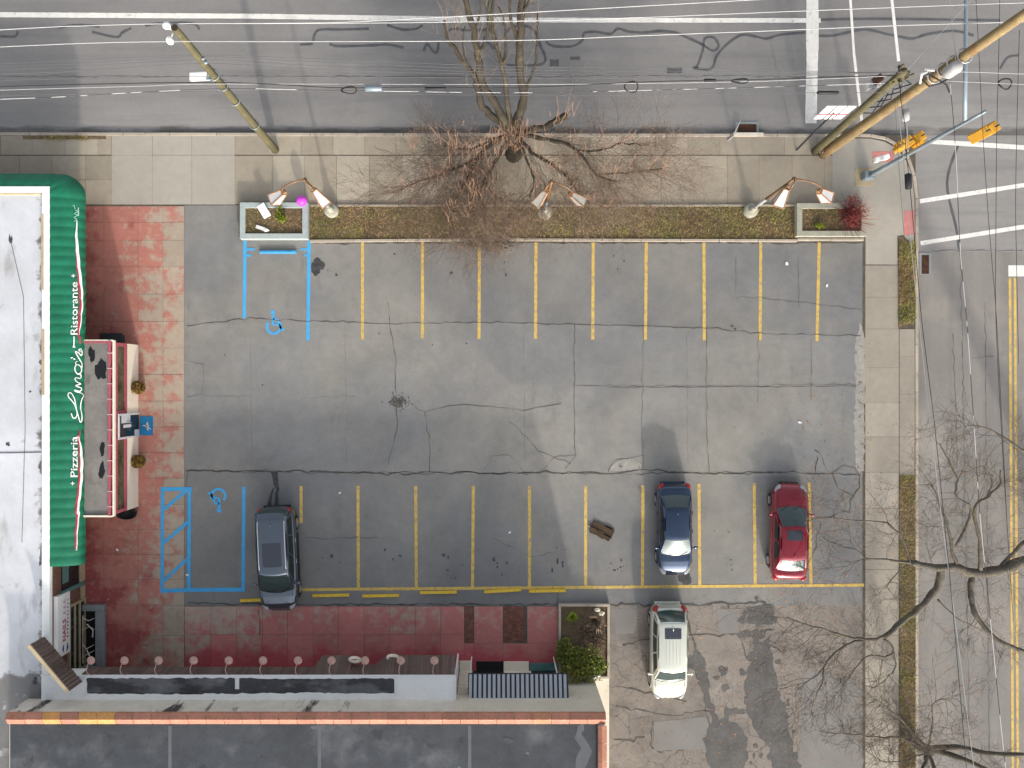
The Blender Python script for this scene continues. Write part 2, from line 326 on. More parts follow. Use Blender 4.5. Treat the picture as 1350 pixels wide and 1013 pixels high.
# kerbs along the two roads
def kerb_run(mb, pts, w=.16, z0=-.15, z1=.03, step=2.4, gap=.012):
    pts = [Vector(p) for p in pts]
    for a, b in zip(pts, pts[1:]):
        d = b-a; L = d.length; n = max(1, round(L/step)); d.normalize(); s = Vector((-d.y,d.x,0))*w/2
        for i in range(n):
            p, q = a+d*(L*i/n+gap), a+d*(L*(i+1)/n-gap)
            mb.prism([p+s,q+s,q-s,p-s], z0, z1+R.uniform(-.004,.004))
k = MB()
kerb_run(k, [W(-700,175.5),W(1148,179)])
cor = [W(1148,179),W(1168,183),W(1186,193),W(1198,210),W(1205,232),W(1208.5,262),W(1208.5,330)]
kerb_run(k, cor, step=.9); kerb_run(k, [W(1208.5,330),W(1208.5,1700)])
struct('kerb', k, M['kerb'], bevel=.015)
# pavement slabs: each slab its own face over dark joints
def slabs(mb, xs, ys, z=.012, gap=.016, skip=None):
    for j in range(len(ys)-1):
        for i in range(len(xs)-1):
            if skip and skip(xs[i],ys[j],xs[i+1],ys[j+1]): continue
            a = W(xs[i],ys[j]); b = W(xs[i+1],ys[j+1]); q = [R.uniform(.2,1)*gap/2+.002 for _ in range(4)]
            zz = z+R.uniform(-.003,.003)
            mb.add([(a.x+q[0],b.y+q[1],zz),(b.x-q[2],b.y+q[1],zz),(b.x-q[2],a.y-q[3],zz),(a.x+q[0],a.y-q[3],zz)], [(0,1,2,3)])
def cols(a, b, st, ph=0, j=1.5):
    out = [a]; x = a+ph if ph else a+st
    while x < b-8: out.append(x+R.uniform(-j,j)); x += st
    return out+[b]
jb = MB(); rect(jb, -700,177,1150,271,.002); rect(jb, 1137,178.5,1207,1700,.0022); rect(jb, 108,271,243,884,.0024); rect(jb, 243,799,737,884,.0026)
struct('pavement_base', jb, M['joint'])
s = MB(); slabs(s, [-700]+cols(-43,147,43,0), [179,204.5]); slabs(s, [-700]+cols(-60,147,43), [205.5,237,270]); 
slabs(s, cols(310,1097,42.5,43), [179,204.5]); slabs(s, [310,360]+cols(401,1097,42.8,0)[0:], [205.5,269.5])
struct('pavement', s, M['walk'])
s = MB(); slabs(s, [147,201,253,310], [179,205,270]); struct('pale_pavement', s, M['pad'])
s = MB()
s.poly([W(1097,270,.012),W(1141,270,.012),W(1141,349,.012),W(1183,349,.012),W(1183,312,.012),W(1190,310,.012),W(1206,326,.012),W(1205.5,262,.012),W(1202,232,.012),W(1195,213,.012),W(1183,197,.012),W(1166,187,.012),W(1147,183,.012),W(1097,183,.012)])
struct('corner_pavement', s, M['pad'])
s = MB(); slabs(s, [1140.5,1185], [350,392,434,485,531,576,623,670,705,751,790,838,870,905,948,979,1018,1060,1100,1145,1190,1240,1290,1340,1700])
slabs(s, [1185.5,1206], [434,470,520,576,627]); slabs(s, [1170.5,1184],[340,349.5])
struct('side_pavement', s, M['walk_grey'])
PIT = (107,788,136,884)
s = MB(); slabs(s, [109,137,182,215,243], [272,293.5,317,352,388,424,459,494,529,563,597,630.5,665,698,731,764,798,838,884],
   skip=lambda a,b,c,d: False)
struct('red_pavement', s, M['red_a'])
s = MB(); slabs(s, [243.5,278,312,346,379,413,446,480,514,547.5,581,612], [799.5,837,884]); slabs(s, [612,625,663,695,735.5], [799.5,848,884], skip=lambda a,b,c,d: (a in (612,663) and b < 840))
struct('red_walk', s, M['red_b'])
s = MB()
for (x0,y0,x1,y1) in ((612.5,800,624,847),(664,800,694,847)):
    for i in range(int((y1-y0)/2.6)):
        for jx in range(int((x1-x0)/5.2)):
            xa = x0+jx*5.2+(i%2)*1.4; ya = y0+i*2.6
            s.add([W(xa,ya+2.3,.010),W(xa+4.8,ya+2.3,.010),W(xa+4.8,ya,.010),W(xa,ya,.010)], [(0,1,2,3)])
struct('brick_paving', s, M['brick'])
# painted markings
def line(mb, x0, y0, x1, y1, w, z=.006):
    n = max(2, int(math.hypot(x1-x0,y1-y0)/6)); pts = [W(x0+(x1-x0)*i/n,y0+(y1-y0)*i/n,z) for i in range(n+1)]
    mb.ribbon(pts, [w*(1+R.uniform(-.05,.05)) for _ in pts])
y_ = MB()
for xa, xb, ya, yb in ((478,478,320,448),(557,557,320,446),(632,631.5,320,447),(706.5,706,320,447),(782,781.5,320,448),(852,851,320,448),(928,928.5,320,449),(1003,1002,320,449),(1080,1077,320,450),
   (397,397,641,690),(472,472.5,641,776),(548,549,641,776),(624,623,641,775),(698,698,641,774),(772,772,641,773),(847.5,847,640,772.5),(921.5,922.5,638,772),(994.5,995.5,637,771.5),(1067,1069,636,771)):
    line(y_, xa, ya, xb, yb, .155)
line(y_, 396,777.5,770,774.5,.15,.0085); line(y_, 770,774.5,1139,771.5,.15,.0085)
struct('yellow_parking_lines', y_, M['yellow'])
b_ = MB()
for q in ((323,318,322,420),(407.5,318,406,449),(321.5,642,320.5,778)): line(b_, *q, .175)
for q in ((214.5,644,214,780),(250,644,249,779)): line(b_, *q, .18,.018)
for q in ((212,645,253,645),(212,779,246,778)): line(b_, *q, .2,.0215)
line(b_, 246,778,323,777.5,.2,.0085)
for q in ((216,672,248,645),(216,716,248,688),(216,766,249,735)): line(b_, *q, .17,.025)
for q in ((324,329,336,329),(396,329,406,329),(324,337,331,337),(401,337,406,337)): line(b_, *q, .12,.0085)
struct('blue_parking_lines', b_, M['blue'])
def wheelchair(mb, cx, cy, s, flip):
    f = lambda x, y: W(cx+x*s*flip, cy+y*s*flip, .007)
    arc = [f(9*math.cos(a), 5+9*math.sin(a)) for a in [math.radians(-60+i*14) for i in range(21)]]
    mb.ribbon(arc, .13)
    mb.ribbon([f(-1,-11),f(-1,2),f(7,2.5),f(11,9),f(14,8)], .13)
    mb.ribbon([f(-1,-5),f(6,-5)], .12)
    mb.poly([f(-1+3.2*math.cos(i*.785), -14+3.2*math.sin(i*.785)) for i in range(8)])
e = MB(); wheelchair(e, 361,426,1.0,1); wheelchair(e, 288,659,1.0,-1); struct('wheelchair_markings', e, M['blue'])
w_ = MB(); ZL = ZR+.006
def rline(x0,y0,x1,y1,w,z=ZL): line(w_, x0,y0,x1,y1,w,z)
rline(-700,16,0,18.5,.26); rline(0,18.5,340,20.5,.26); rline(340,20.5,680,25.5,.26); rline(680,25.5,1083,26,.24)
rline(1072,-20,1072,66,.62,ZL+.004); rline(1072,66,1070,162,.58,ZL+.004)
rline(1121,-20,1127,70,.13); rline(1127,70,1138,166,.14); rline(1175,-20,1186,80,.15)
rline(1214,265,1352,243.5,.22); rline(1352,243.5,1560,211,.22); rline(1215,320.5,1352,298.5,.22); rline(1352,298.5,1560,265,.22); rline(1226,186,1352,194,.24)
rline(1352,194,1560,207,.24); rline(1331,357,1560,357,.55)
struct('white_road_lines', w_, M['white_line'])
w_ = MB(); 
for dx in (0,6.6): line(w_, 1333+dx,366,1335+dx,700,.13,ZL); line(w_, 1335+dx,700,1341+dx,1700,.13,ZL)
struct('double_yellow_line', w_, M['yellow'])
w_ = MB(); rect(w_, 1150,200,1178,214,.018); rect(w_, 1191.5,278,1205,310,.018); struct('tactile_paving', w_, M['pink'])
# cracks, seams and tar sealer
def wob(pts, z, j=.05, st=.28):
    out = []
    for a, b in zip(pts, pts[1:]):
        A, B = W(*a,z), W(*b,z); n = max(1, int((B-A).length/st))
        for i in range(n): q = A.lerp(B, i/n); out.append(Vector((q.x+R.gauss(0,j*.5), q.y+R.gauss(0,j*.5), z)))
    out.append(W(*pts[-1],z)); return out
c = MB()
def crack(pts, w=.035, j=.06, z=.0098):
    p = wob(pts, z, j); c.ribbon(p, [max(.007, w*.72*R.uniform(.25,1.6)) for _ in p])
crack([(245,430),(330,420),(400,424),(520,427),(640,425),(757,428),(850,430),(930,433),(1003,440),(1135,443)], .04)
crack([(245,621),(330,621),(480,623),(540,626),(563,622),(640,624),(720,623),(800,625),(850,620),(935,626),(1030,622),(1135,627)], .075, .08)
crack([(245,620),(480,624),(560,624),(800,624),(1000,624)], .03, .1)
crack([(512,400),(514,430),(521,465),(522,520),(524,560),(512,612)], .04); crack([(535,530),(560,544),(597,534),(640,536),(690,540),(740,532)], .03)
crack([(560,544),(566,575),(566,622)], .035); crack([(757,428),(757,590),(760,600),(745,618)], .04); crack([(640,622),(648,601),(672,600),(690,622)], .025)
crack([(672,555),(710,595),(735,605),(752,612)], .03); crack([(712,622),(730,603),(760,600)], .025); crack([(800,622),(812,607),(835,603),(848,600)], .03)
crack([(932,430),(931,560),(935,622)], .03); crack([(1000,440),(999,530)], .022); crack([(1070,445),(1069,528)], .02)
crack([(757,509),(850,509),(930,509),(1068,507),(1135,507)], .022); crack([(848,428),(846,560),(848,618)], .018)
crack([(970,340),(970,392),(1003,393),(1135,408)], .02); crack([(1053,340),(1053,406)], .022)
crack([(250,478),(268,480),(268,520),(247,524)], .03); crack([(268,523),(330,522)], .012); crack([(410,524),(470,522)], .012)
crack([(247,624),(249,690)], .03); crack([(400,709),(440,710),(470,708),(500,709)], .03); crack([(650,710),(700,735),(730,728)], .018); crack([(247,795),(330,797),(380,797),(560,797),(735,797)], .09)
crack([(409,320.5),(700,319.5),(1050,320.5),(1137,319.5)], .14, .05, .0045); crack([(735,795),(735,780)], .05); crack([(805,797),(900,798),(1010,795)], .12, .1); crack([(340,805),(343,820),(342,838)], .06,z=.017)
# broken corner by the red car
for q in ([(1076,592),(1086,603),(1091,625),(1103,620),(1112,613),(1128,617),(1133,628),(1130,650),(1121,660),(1120,675)],[(1098,628),(1105,645),(1118,650),(1124,654)],[(1120,675),(1090,682),(1070,685),(1060,678)],[(1085,710),(1115,722),(1138,730)],[(1060,760),(1075,720),(1082,690)],[(1078,604),(1075,625)]): crack(q, .06, .09)
# alligator lines in the lower lot
for q in ([(820,850),(900,838),(980,836),(1020,830)],[(905,870),(925,900),(938,930),(945,955)],[(810,930),(880,944),(935,938)],[(930,930),(937,1000)],[(860,950),(860,990),(935,985)],[(810,976),(850,972)],[(960,800),(975,840),(985,870)],[(900,800),(915,845)],[(990,840),(1030,860)],[(885,800),(880,830),(905,870)],[(810,905),(850,912),(905,925)]): crack(q, .10, .12, .003)
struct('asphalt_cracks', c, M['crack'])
c = MB()
for q in ((800,511,1135,509),): 
    p = wob([(q[0],q[1]),(q[2],q[3])], .0025, .03); c.ribbon(p, [.05*R.uniform(.4,1.3) for _ in p])
for x in (330,455,690,905): p = wob([(x,440),(x+2,610)], .0022, .03); c.ribbon(p, [.02*R.uniform(.2,1.2) for _ in p])
for q in ([(0,100),(1200,100)],[(1228,330),(1350,330)],[(1268,330),(1280,1000)],[(1300,400),(1306,1000)],[(1258,440),(1264,620)],[(1282,472),(1312,470)]):
    p = wob(q, ZR+.004, .05); c.ribbon(p, [.05*R.uniform(.3,1.3) for _ in p])
struct('asphalt_seams', c, M['crack_soft'])
c = MB()
def tar(pts, w=.13):
    p = [W(*q, ZR+.0045) for q in pts]; out = []
    for i in range(len(p)-1):                 # Catmull-Rom
        a, b_, d, e_ = p[max(i-1,0)], p[i], p[i+1], p[min(i+2,len(p)-1)]
        for t in (0,.2,.4,.6,.8): out.append(.5*((2*b_)+(d-a)*t+(2*a-5*b_+4*d-e_)*t*t+(3*b_-a-3*d+e_)*t**3))
    out.append(p[-1]); c.ribbon(out, [w*R.uniform(.75,1.15) for _ in out])
for q in ([(0,47),(18,47),(22,40)],[(75,36),(100,32),(130,34)],[(120,41),(152,48),(160,42),(172,36)],[(190,33),(210,30),(252,30),(262,38)],[(412,54),(419,39),(450,38),(486,37)],[(434,57),(446,60),(490,59),(510,58),(532,62)],[(395,58),(412,57)],[(510,32),(530,38),(548,37),(557,32)],[(558,67),(563,57),(570,66),(576,68),(578,55)],
  [(588,40),(600,37),(615,39),(650,38)],[(665,45),(675,35),(692,33),(705,40),(712,58),(719,75),(714,84),(690,86),(668,85)],[(640,52),(652,64)],[(720,54),(730,60),(755,60),(768,52),(770,43),(785,41),(805,44),(815,37),(830,41),(850,42),(870,40),(890,42),(905,48),(925,57),(940,66),(948,60),(942,49),(930,50),(927,66),(920,86),(914,89)],[(915,89),(938,90),(946,72),(962,55),(980,45),(1000,48),(1012,50),(1030,45),(1062,42)],[(1077,46),(1100,46),(1140,38),(1170,44),(1190,48),(1205,50),(1225,44),(1260,40),(1285,46)],[(1083,25),(1160,24),(1320,26)],[(1320,90),(1330,75),(1345,72)],[(1265,190),(1250,240),(1262,300),(1266,330)]):
    tar(q, .14)
tar([(880,92),(900,92)],.3); tar([(752,76),(765,76)],.2); tar([(725,82),(737,82)],.35); tar([(-500,50),(-300,46),(-200,58),(0,47)])
struct('tar_sealer', c, M['tar'])
# irregular patches and stains on the ground
def blob(mb, cx, cy, rx, ry, z, n=26, j=.22, rot=0):
    ph = [R.uniform(0,6.28) for _ in range(4)]; pts = []
    for i in range(n):
        a = 2*math.pi*i/n; q = 1+j*(.5*math.sin(2*a+ph[0])+.35*math.sin(3*a+ph[1])+.3*math.sin(5*a+ph[2])+.25*math.sin(9*a+ph[3]))+R.uniform(-j,j)*.2
        x, y = rx*q*math.cos(a), ry*q*math.sin(a)
        pts.append(W(cx+x*math.cos(rot)-y*math.sin(rot), cy+x*math.sin(rot)+y*math.cos(rot), z))
    mb.poly(pts[::-1])
c = MB()
def shape(mb, pts, z, j=2.2):
    out = []
    for a, b in zip(pts, pts[1:]+pts[:1]):
        n = max(1, int(math.hypot(b[0]-a[0],b[1]-a[1])/5))
        for i in range(n): out.append(W(a[0]+(b[0]-a[0])*i/n+R.uniform(-j,j), a[1]+(b[1]-a[1])*i/n+R.uniform(-j,j), z))
    ar = sum(out[i].x*out[(i+1)%len(out)].y-out[(i+1)%len(out)].x*out[i].y for i in range(len(out)))
    mb.poly(out if ar > 0 else out[::-1])
shape(c, [(995,835),(1005,828),(1000,850),(1016,838),(1018,870),(1026,905),(1030,925),(1035,945),(1038,960),(1030,985),(1028,1005),(1012,985),(1000,970),(985,940),(982,915),(984,890),(992,870)], .0045)
shape(c, [(935,955),(955,948),(975,958),(985,975),(985,1000),(978,1030),(945,1030),(932,1005),(928,975)], .0048)
shape(c, [(985,800),(1022,797),(1018,822),(1000,826),(985,822)], .0052); shape(c, [(1010,930),(1035,925),(1040,960),(1050,1000),(1070,1040),(1020,1045),(1014,980)], .0057)
shape(c, [(955,932),(985,936),(975,943),(957,944)], .0052); shape(c, [(915,845),(928,870),(940,930),(948,955),(940,955),(930,925),(915,880)], .006); shape(c,[(895,868),(920,862),(922,885),(905,882)],.0064)
shape(c, [(970,834),(1012,830),(1010,840),(975,842)], .0068)
for _ in range(70):
    x, y = R.choice(((1005,850),(1012,880),(1000,930),(1025,960),(960,980),(945,900),(985,815),(1015,1000))); x += R.gauss(0,14); y += R.gauss(0,18)
    r_ = R.uniform(1,5); blob(c, x, y, r_, r_*R.uniform(.6,1.8), .007+R.random()*.002, 14, .4)
struct('dark_asphalt_patches', c, M['newpatch'])
c = MB(); shape(c, [(862,952),(930,945),(938,965),(930,988),(862,990)], .0034,.6); shape(c, [(945,803),(975,803),(975,835),(948,836)], .0038,.8); shape(c,[(810,802),(838,804),(836,835),(812,836)],.0036,.6)
shape(c, [(1060,880),(1135,900),(1139,1060),(1050,1060)], .0031,2)
struct('grey_asphalt_patches', c, M['greypatch'])
c = MB()
for q in ((418,346,5,6),(416,355,6,9),(424,350,5,5)): blob(c, *q, .0055+q[0]*1e-6)
blob(c, 903,763,9,8.5,.0062); shape(c,[(352,668),(358,645),(362,642),(358,662),(356,680),(350,680)],.0064,.8); shape(c,[(361,668),(364,645),(359,632),(357,622),(366,622),(368,645),(366,680),(360,680)],.0067,.8)
for q in ((585,732,2.4,2.4),(610,745,1,1),(590,752,1.4,1.4),(735,740,1.5,4),(742,746,1,3),(728,752,1,4),(810,752,2,1.5),(818,748,1.5,1.5),(965,430,2,1.6),(969,434,1.6,1.6),(500,440,1,1),(615,453,1.2,1),(570,455,1,1),(296,468,1,1),(346,508,1.2,1),(595,360,2.2,2),(520,335,1.4,1.4),(1104,190,0,0)):
    if q[2]: blob(c, *q, .0058+q[0]*1e-6, 12)
for xs in (435,517,595,669,744,817,890,966,1040,434,511,586,661,735,809,958):
    for _ in range(R.randint(2,6)):
        y = R.choice((R.gauss(352,16), R.gauss(742,10))); r_ = abs(R.gauss(.5,.5))+.25; blob(c, xs+R.gauss(0,6), y, r_, r_*R.uniform(.8,2), .006+R.random()*5e-4, 9, .4)
struct('oil_stains', c, M['oil'])
c = MB(); shape(c, [(1134,425),(1139,440),(1144,470),(1140,520),(1139,620),(1129,622),(1126,560),(1128,500),(1127,455)], .0035,1.4)
shape(c, [(800,622),(812,609),(835,604),(846,612),(845,621)], .0029,1)
struct('broken_edge', c, M['broken'])
# unpaved strips
def blades(mb, x0, y0, x1, y1, n, z, h=(.05,.14), sp=.07):
    for _ in range(n):
        p = W(R.uniform(x0,x1), R.uniform(y0,y1), z); a = R.uniform(0,6.283); hh = R.uniform(*h); w = .012
        t = p+Vector((math.cos(a)*R.uniform(.2,1)*sp*1.6, math.sin(a)*R.uniform(.2,1)*sp*1.6, hh)); s_ = Vector((-math.sin(a),math.cos(a),0))*w
        mb.add([p+s_, p-s_, t], [(0,1,2)])
g = MB(); rect(g, 409,273,1049,317,.05); rect(g, 317,268,407,314,.30); rect(g, 1054,271,1136,311,.30); rect(g, 737,799,801,890,.08)
struct('planting_soil', g, M['soil'])
g = MB(); g.poly([W(1184,312,.03),W(1184,433,.03),W(1198,428,.03),W(1206,420,.03),W(1206,332,.03),W(1192,312,.03)][::1]); rect(g, 1185.5,627,1206,1700,.03); rect(g, 30,178,140,184,.02); struct('verge_soil', g, M['soil'])
g = MB(); blades(g, 410,273,1049,316,16500,.05); blades(g, 1184,318,1207,428,2900,.03); blades(g, 1185,626,1207,1120,7200,.03); blades(g, 60,179,118,186,300,.02); blades(g,320,271,404,312,1100,.30,sp=.05); blades(g,1058,274,1100,309,700,.30)
o = g.build('grass', M['grass'], kind='stuff'); o['label'] = 'short brown and green winter grass of the planted strips'
g = MB()
for _ in range(1500):
    if R.random() < .6: x, y = R.gauss(1090,60), R.gauss(690,90)
    else: x, y = R.uniform(840,1140), R.uniform(780,1010)
    if x > 1200 or x < 815: continue
    p = W(x,y,.02 if x < 1140 else .03); a = R.uniform(0,6.28); l = R.uniform(.02,.05)
    u = Vector((math.cos(a),math.sin(a),R.uniform(-.3,.3)))*l; v = Vector((-math.sin(a),math.cos(a),R.uniform(-.2,.5)))*l*.6
    g.add([p-u,p+v,p+u,p-v], [(0,1,2,3)])
for _ in range(500):
    p = W(R.uniform(1187,1300), R.uniform(600,1010), -.07); 
    if p.x < W(1206,0).x: p.z = .06
    elif R.random() < .5: continue
    a = R.uniform(0,6.28); u = Vector((math.cos(a),math.sin(a),.2))*.04; v = Vector((-math.sin(a),math.cos(a),.2))*.025
    g.add([p-u,p+v,p+u,p-v], [(0,1,2,3)])
o = g.build('fallen_leaves', M['leaf_orange'], kind='stuff'); o['label'] = 'scattered fallen orange leaves under the bare trees'
# dirt and grit along edges
g = MB()
for (x0,y0,x1,y1,n,z) in ((409,317,1050,321,500,.004),(-200,170,1148,174,900,ZR+.004),(1200,420,1212,620,260,ZR+.01),(806,795,1020,803,240,.004),(245,430,250,530,60,.004),(740,798,800,800,60,.01),(800,618,860,628,50,.004)):
    for _ in range(n):
        p = W(R.uniform(x0,x1),R.uniform(y0,y1),z); r_ = R.uniform(.008,.03); a = R.uniform(0,6.28)
        g.add([p+Vector((math.cos(a+t)*r_,math.sin(a+t)*r_,0)) for t in (0,2.1,4.2)]+[p+Vector((0,0,r_*.6))], [(0,1,3),(1,2,3),(2,0,3)])
for _ in range(170):
    a = R.uniform(0,6.28); d = abs(R.gauss(0,8)); p = W(524+math.cos(a)*d+R.uniform(0,6), 531+math.sin(a)*d*.8, .004); r_ = R.uniform(.02,.06)
    g.add([p+Vector((math.cos(a+t)*r_,math.sin(a+t)*r_,0)) for t in (0,2.1,4.2)]+[p+Vector((0,0,r_*.7))], [(0,1,3),(1,2,3),(2,0,3)])
o = g.build('grit', M['rubble'], kind='stuff'); o['label'] = 'loose grit gathered along the kerbs and in the pothole'
c = MB(); blob(c, 522,531,8,6.5,.0075,26,.3); struct('pothole', c, M['newpatch'])
# bed edging
k = MB(); kerb_run(k, [W(409,318.5),W(640,316.5),W(1050,318)], .13, 0, .13, 2.0); kerb_run(k, [W(1050,316.5),W(1138,316.5)], .12, 0, .12, 1.7)
tag(k.build('bed_edging', M['kerb'], bevel=.01), 'low worn concrete edging between the grass bed and the upper stalls', 'edging')
k = MB(); kerb_run(k, [W(409,271.5),W(1050,271.5)], .10, 0, .10, 2.2);
tag(k.build('bed_edging', M['kerb'], bevel=.01), 'thin concrete edging between the grass bed and the street pavement', 'edging')
# drains
for q, lab in (((970,160,1001,175), 'rusty storm drain in the main road kerb with bent white pipe'), ((1213,333,1229,362), 'rusty storm drain at the side road kerb beside the grass')):
    cx, cy = (q[0]+q[2])/2, (q[1]+q[3])/2
    t = thing('storm_drain', lab, 'storm drain', W(cx,cy,ZR))
    d = MB(); rect(d, q[0]+3,q[1]+3,q[2]-3,q[3]-1,ZR+.012); d.build('opening', M['drain'], t)
    d = MB(); x0,y0,x1,y1 = q
    for (a,b_,c_,e_) in ((x0,y0,x1,y0+3),(x0,y1-1,x1,y1),(x0,y0+3,x0+3,y1-1),(x1-3,y0+3,x1,y1-1)): d.box(W(a,b_,ZR), W(c_,e_,ZR+.025))
    d.build('frame', M['grey_curb'], t)
    for i in range(4): d = MB(); xx = x0+3+(x1-x0-6)*(i+.5)/4; d.box(W(xx-.35,y0+3,ZR+.013), W(xx+.35,y1-1,ZR+.03)); d.build('grate_bar', M['drain'], t)
    if cy < 200:
        d = MB(); d.tube([W(959,186,.03),W(966,180,.05),W(974,163,.1),W(976,158,.0)], .035); d.build('pipe', M['wire_white'], t)
        d = MB(); d.box(W(966,175.6,.035), W(1006,180.2,.075)); d.build('lintel', M['cream'], t)
# ================================================================ BUILDINGS
MX0 = 82
WX = 110.0; ZT = 3.1                                            # street front line of the pizzeria, parapet height
bl = thing('restaurant_building', 'low building with white flat roof and green lettered awning along the red pavement', 'building', W(0,560))
def wallbox(mb, x0,y0,x1,y1,z0,z1): mb.box(W(x0,y0,z0), W(x1,y1,z1))
m = MB(); wallbox(m, -700,266,WX,866,-.1,2.86); wallbox(m, -700,866,101,891,-.1,2.87); wallbox(m, -700,891,MX0-.5,1500,-.1,2.87); m.build('wall', M['brown_wall'], bl)
m = MB(); rect(m, -700,266,WX,866,2.90); rect(m, -700,866,101,892,2.895); rect(m, -700,892,MX0-.4,1500,2.892); m.build('roof', M['membrane'], bl)
m = MB(); wallbox(m, WX-9,266,WX+.5,862,2.84,ZT); wallbox(m, -700,266,WX-9,273,2.84,ZT); m.build('parapet', M['white'], bl, bevel=.02)
m = MB(); wallbox(m, WX-9.5,300,WX-6.5,392,ZT-.05,ZT+.012); wallbox(m, WX-9,440,WX-5.5,520,ZT-.05,ZT+.012); wallbox(m,-600,273,WX-12,275.5,2.9,3.02); m.build('flashing', M['tan'], bl)
m = MB()
for q in ((-40,620,60),(-40,640,200)): pass
m.tube([W(-400,591,2.91),W(60,591,2.91),W(100,590,2.91)], .02, 4); m.tube([W(74,700,2.91),W(78,560,2.91),W(76,400,2.91),W(60,330,2.91)], .012, 4); m.build('roof_seam', M['wire_grey'], bl)
m = MB()
for (x,y,rx,ry) in ((60,330,2,6),(57,580,2,3),(84,516,1.4,1.4),(97,480,1.6,4),(98,605,3,8),(97,720,2,8),(101,745,2,12),(90,870,3,4)):
    blob(m, x,y,rx,ry,2.905+x*2e-5,22,.5)
m.build('roof_stain', M['wet_roof'], bl)
# awning swept along the front and round the corner
DA, ZA0, ZA1 = 1.28, 2.52, 3.06
pts = []                                                          # (base point, outward normal, reach scale, arc position)
path = []
L = 0
for i in range(int((729-272)/1.6)+1):
    y = 729-i*1.6; path.append((W(WX,y), Vector((1,0,0)), 1.0))
cn = W(WX,270)
for a in range(5,90,9): path.append((cn, Vector((math.cos(math.radians(a)),math.sin(math.radians(a)),0)), 1.0-.38*a/90))
for i in range(160): path.append((W(WX-i*2.5,268), Vector((0,1,0)), .62))
ARC = [0]
for a, b in zip(path, path[1:]): ARC.append(ARC[-1]+max((b[0]-a[0]).length, .10))
RIB = .74
def aw(base, n, sc, t, arc, off=0):
    ph = (arc/RIB)%1.0; puff = .032*math.sin(math.pi*ph)**.8
    d = (DA*math.sin(t)+(puff+off)*math.sin(t))*sc; z = ZA0+(ZA1-ZA0)*math.cos(t)+(puff+off)*math.cos(t)*.8
    return Vector((base.x+n.x*d, base.y+n.y*d, z))
m = MB(); ts = [math.radians(90*i/12) for i in range(13)]
m.grid(lambda u, v: aw(*path[u], v, ARC[u]) if v >= 0 else aw(*path[u], math.pi/2, ARC[u])-Vector((0,0,.22+.03*math.sin(ARC[u]*9))), list(range(len(path))), ts+[-1])
o = 0
base, n, sc = path[0]; end = [aw(base,n,sc,t,0) for t in ts]+[Vector((base.x,base.y,ZA0))]
m.poly(end)
awn = m.build('awning', M['green'], bl, smooth=True)
def aw_at(px, py, off=.012):                                     # point of the awning that the picture shows at (px, py)
    lo, hi = 0, math.pi/2
    for _ in range(30):
        t = (lo+hi)/2; z = ZA0+(ZA1-ZA0)*math.cos(t); X = NX+(px-NX)*(1-z/H); d = (X-WX)/S
        if d < DA*math.sin(t): hi = t
        else: lo = t
    z = ZA0+(ZA1-ZA0)*math.cos(t); y = NY+(py-NY)*(1-z/H); arc = (729-y)/S
    return aw(W(WX,y), Vector((1,0,0)), 1, t, arc, off+.01)
def aw_strip(mb, pts, w, off=.012, sub=4):
    p = []
    for a, b in zip(pts, pts[1:]): p += [(a[0]+(b[0]-a[0])*i/sub, a[1]+(b[1]-a[1])*i/sub) for i in range(sub)]
    p.append(pts[-1]); m_ = len(p); A = []; B = []
    ws = w if isinstance(w,(list,tuple)) else [w]*len(pts)
    for i, q in enumerate(p):
        a, b = p[max(i-1,0)], p[min(i+1,m_-1)]; dx, dy = b[0]-a[0], b[1]-a[1]; l = math.hypot(dx,dy) or 1
        k = i/sub; j = min(int(k), len(ws)-2); ww = ws[j]+(ws[j+1]-ws[j])*(k-j)
        nx, ny = -dy/l*ww/2, dx/l*ww/2
        A.append(aw_at(q[0]+nx,q[1]+ny,off)); B.append(aw_at(q[0]-nx,q[1]-ny,off))
    mb.add(A+B, [(i,i+1,m_+i+1,m_+i) for i in range(m_-1)])
def smooth_pts(p, n=5):
    out = []
    for i in range(len(p)-1):
        a, b, c_, d = [Vector((*q,0)) for q in (p[max(i-1,0)],p[i],p[i+1],p[min(i+2,len(p)-1)])]
        for k_ in range(n):
            t = k_/n; v = .5*(2*b+(c_-a)*t+(2*a-5*b+4*c_-d)*t*t+(3*b-a-3*c_+d)*t**3); out.append((v.x,v.y))
    return out+[p[-1]]
def font_mesh(txt, bold=0.0, sx=1):
    cu = bpy.data.curves.new('t','FONT'); cu.body = txt; cu.size = 1; cu.offset = bold; cu.resolution_u = 3
    ob = bpy.data.objects.new('t', cu); COL.objects.link(ob)
    dg = bpy.context.evaluated_depsgraph_get(); me = bpy.data.meshes.new_from_object(ob.evaluated_get(dg))
    vs = [(v.co.x,v.co.y) for v in me.vertices]; fs = [tuple(p.vertices) for p in me.polygons]
    bpy.data.objects.remove(ob); bpy.data.meshes.remove(me); bpy.data.curves.remove(cu)
    x0 = min(v[0] for v in vs); x1 = max(v[0] for v in vs); cap = .7
    return [((v[0]-x0)/(x1-x0), v[1]/cap) for v in vs], fs
let = MB()
def serif_word(txt, y0, y1, xb, cap):
    vs, fs = font_mesh(txt, .006)
    let.add([aw_at(xb-v[1]*cap, y0+(y1-y0)*v[0], .03) for v in vs], fs)
serif_word('Pizzeria', 629,575.5,101,8.8); serif_word('Ristorante', 441.5,372,101,8.8)
for (cx,cy) in ((94.8,637.4),(95.6,364)):
    st = [(cx+(3.1 if i%2==0 else .9)*math.cos(i*math.pi/4), cy+(3.1 if i%2==0 else .9)*math.sin(i*math.pi/4)) for i in range(8)]
    let.add([aw_at(cx,cy,.03)]+[aw_at(*q,.03) for q in st], [(0,i+1,(i+1)%8+1) for i in range(8)])
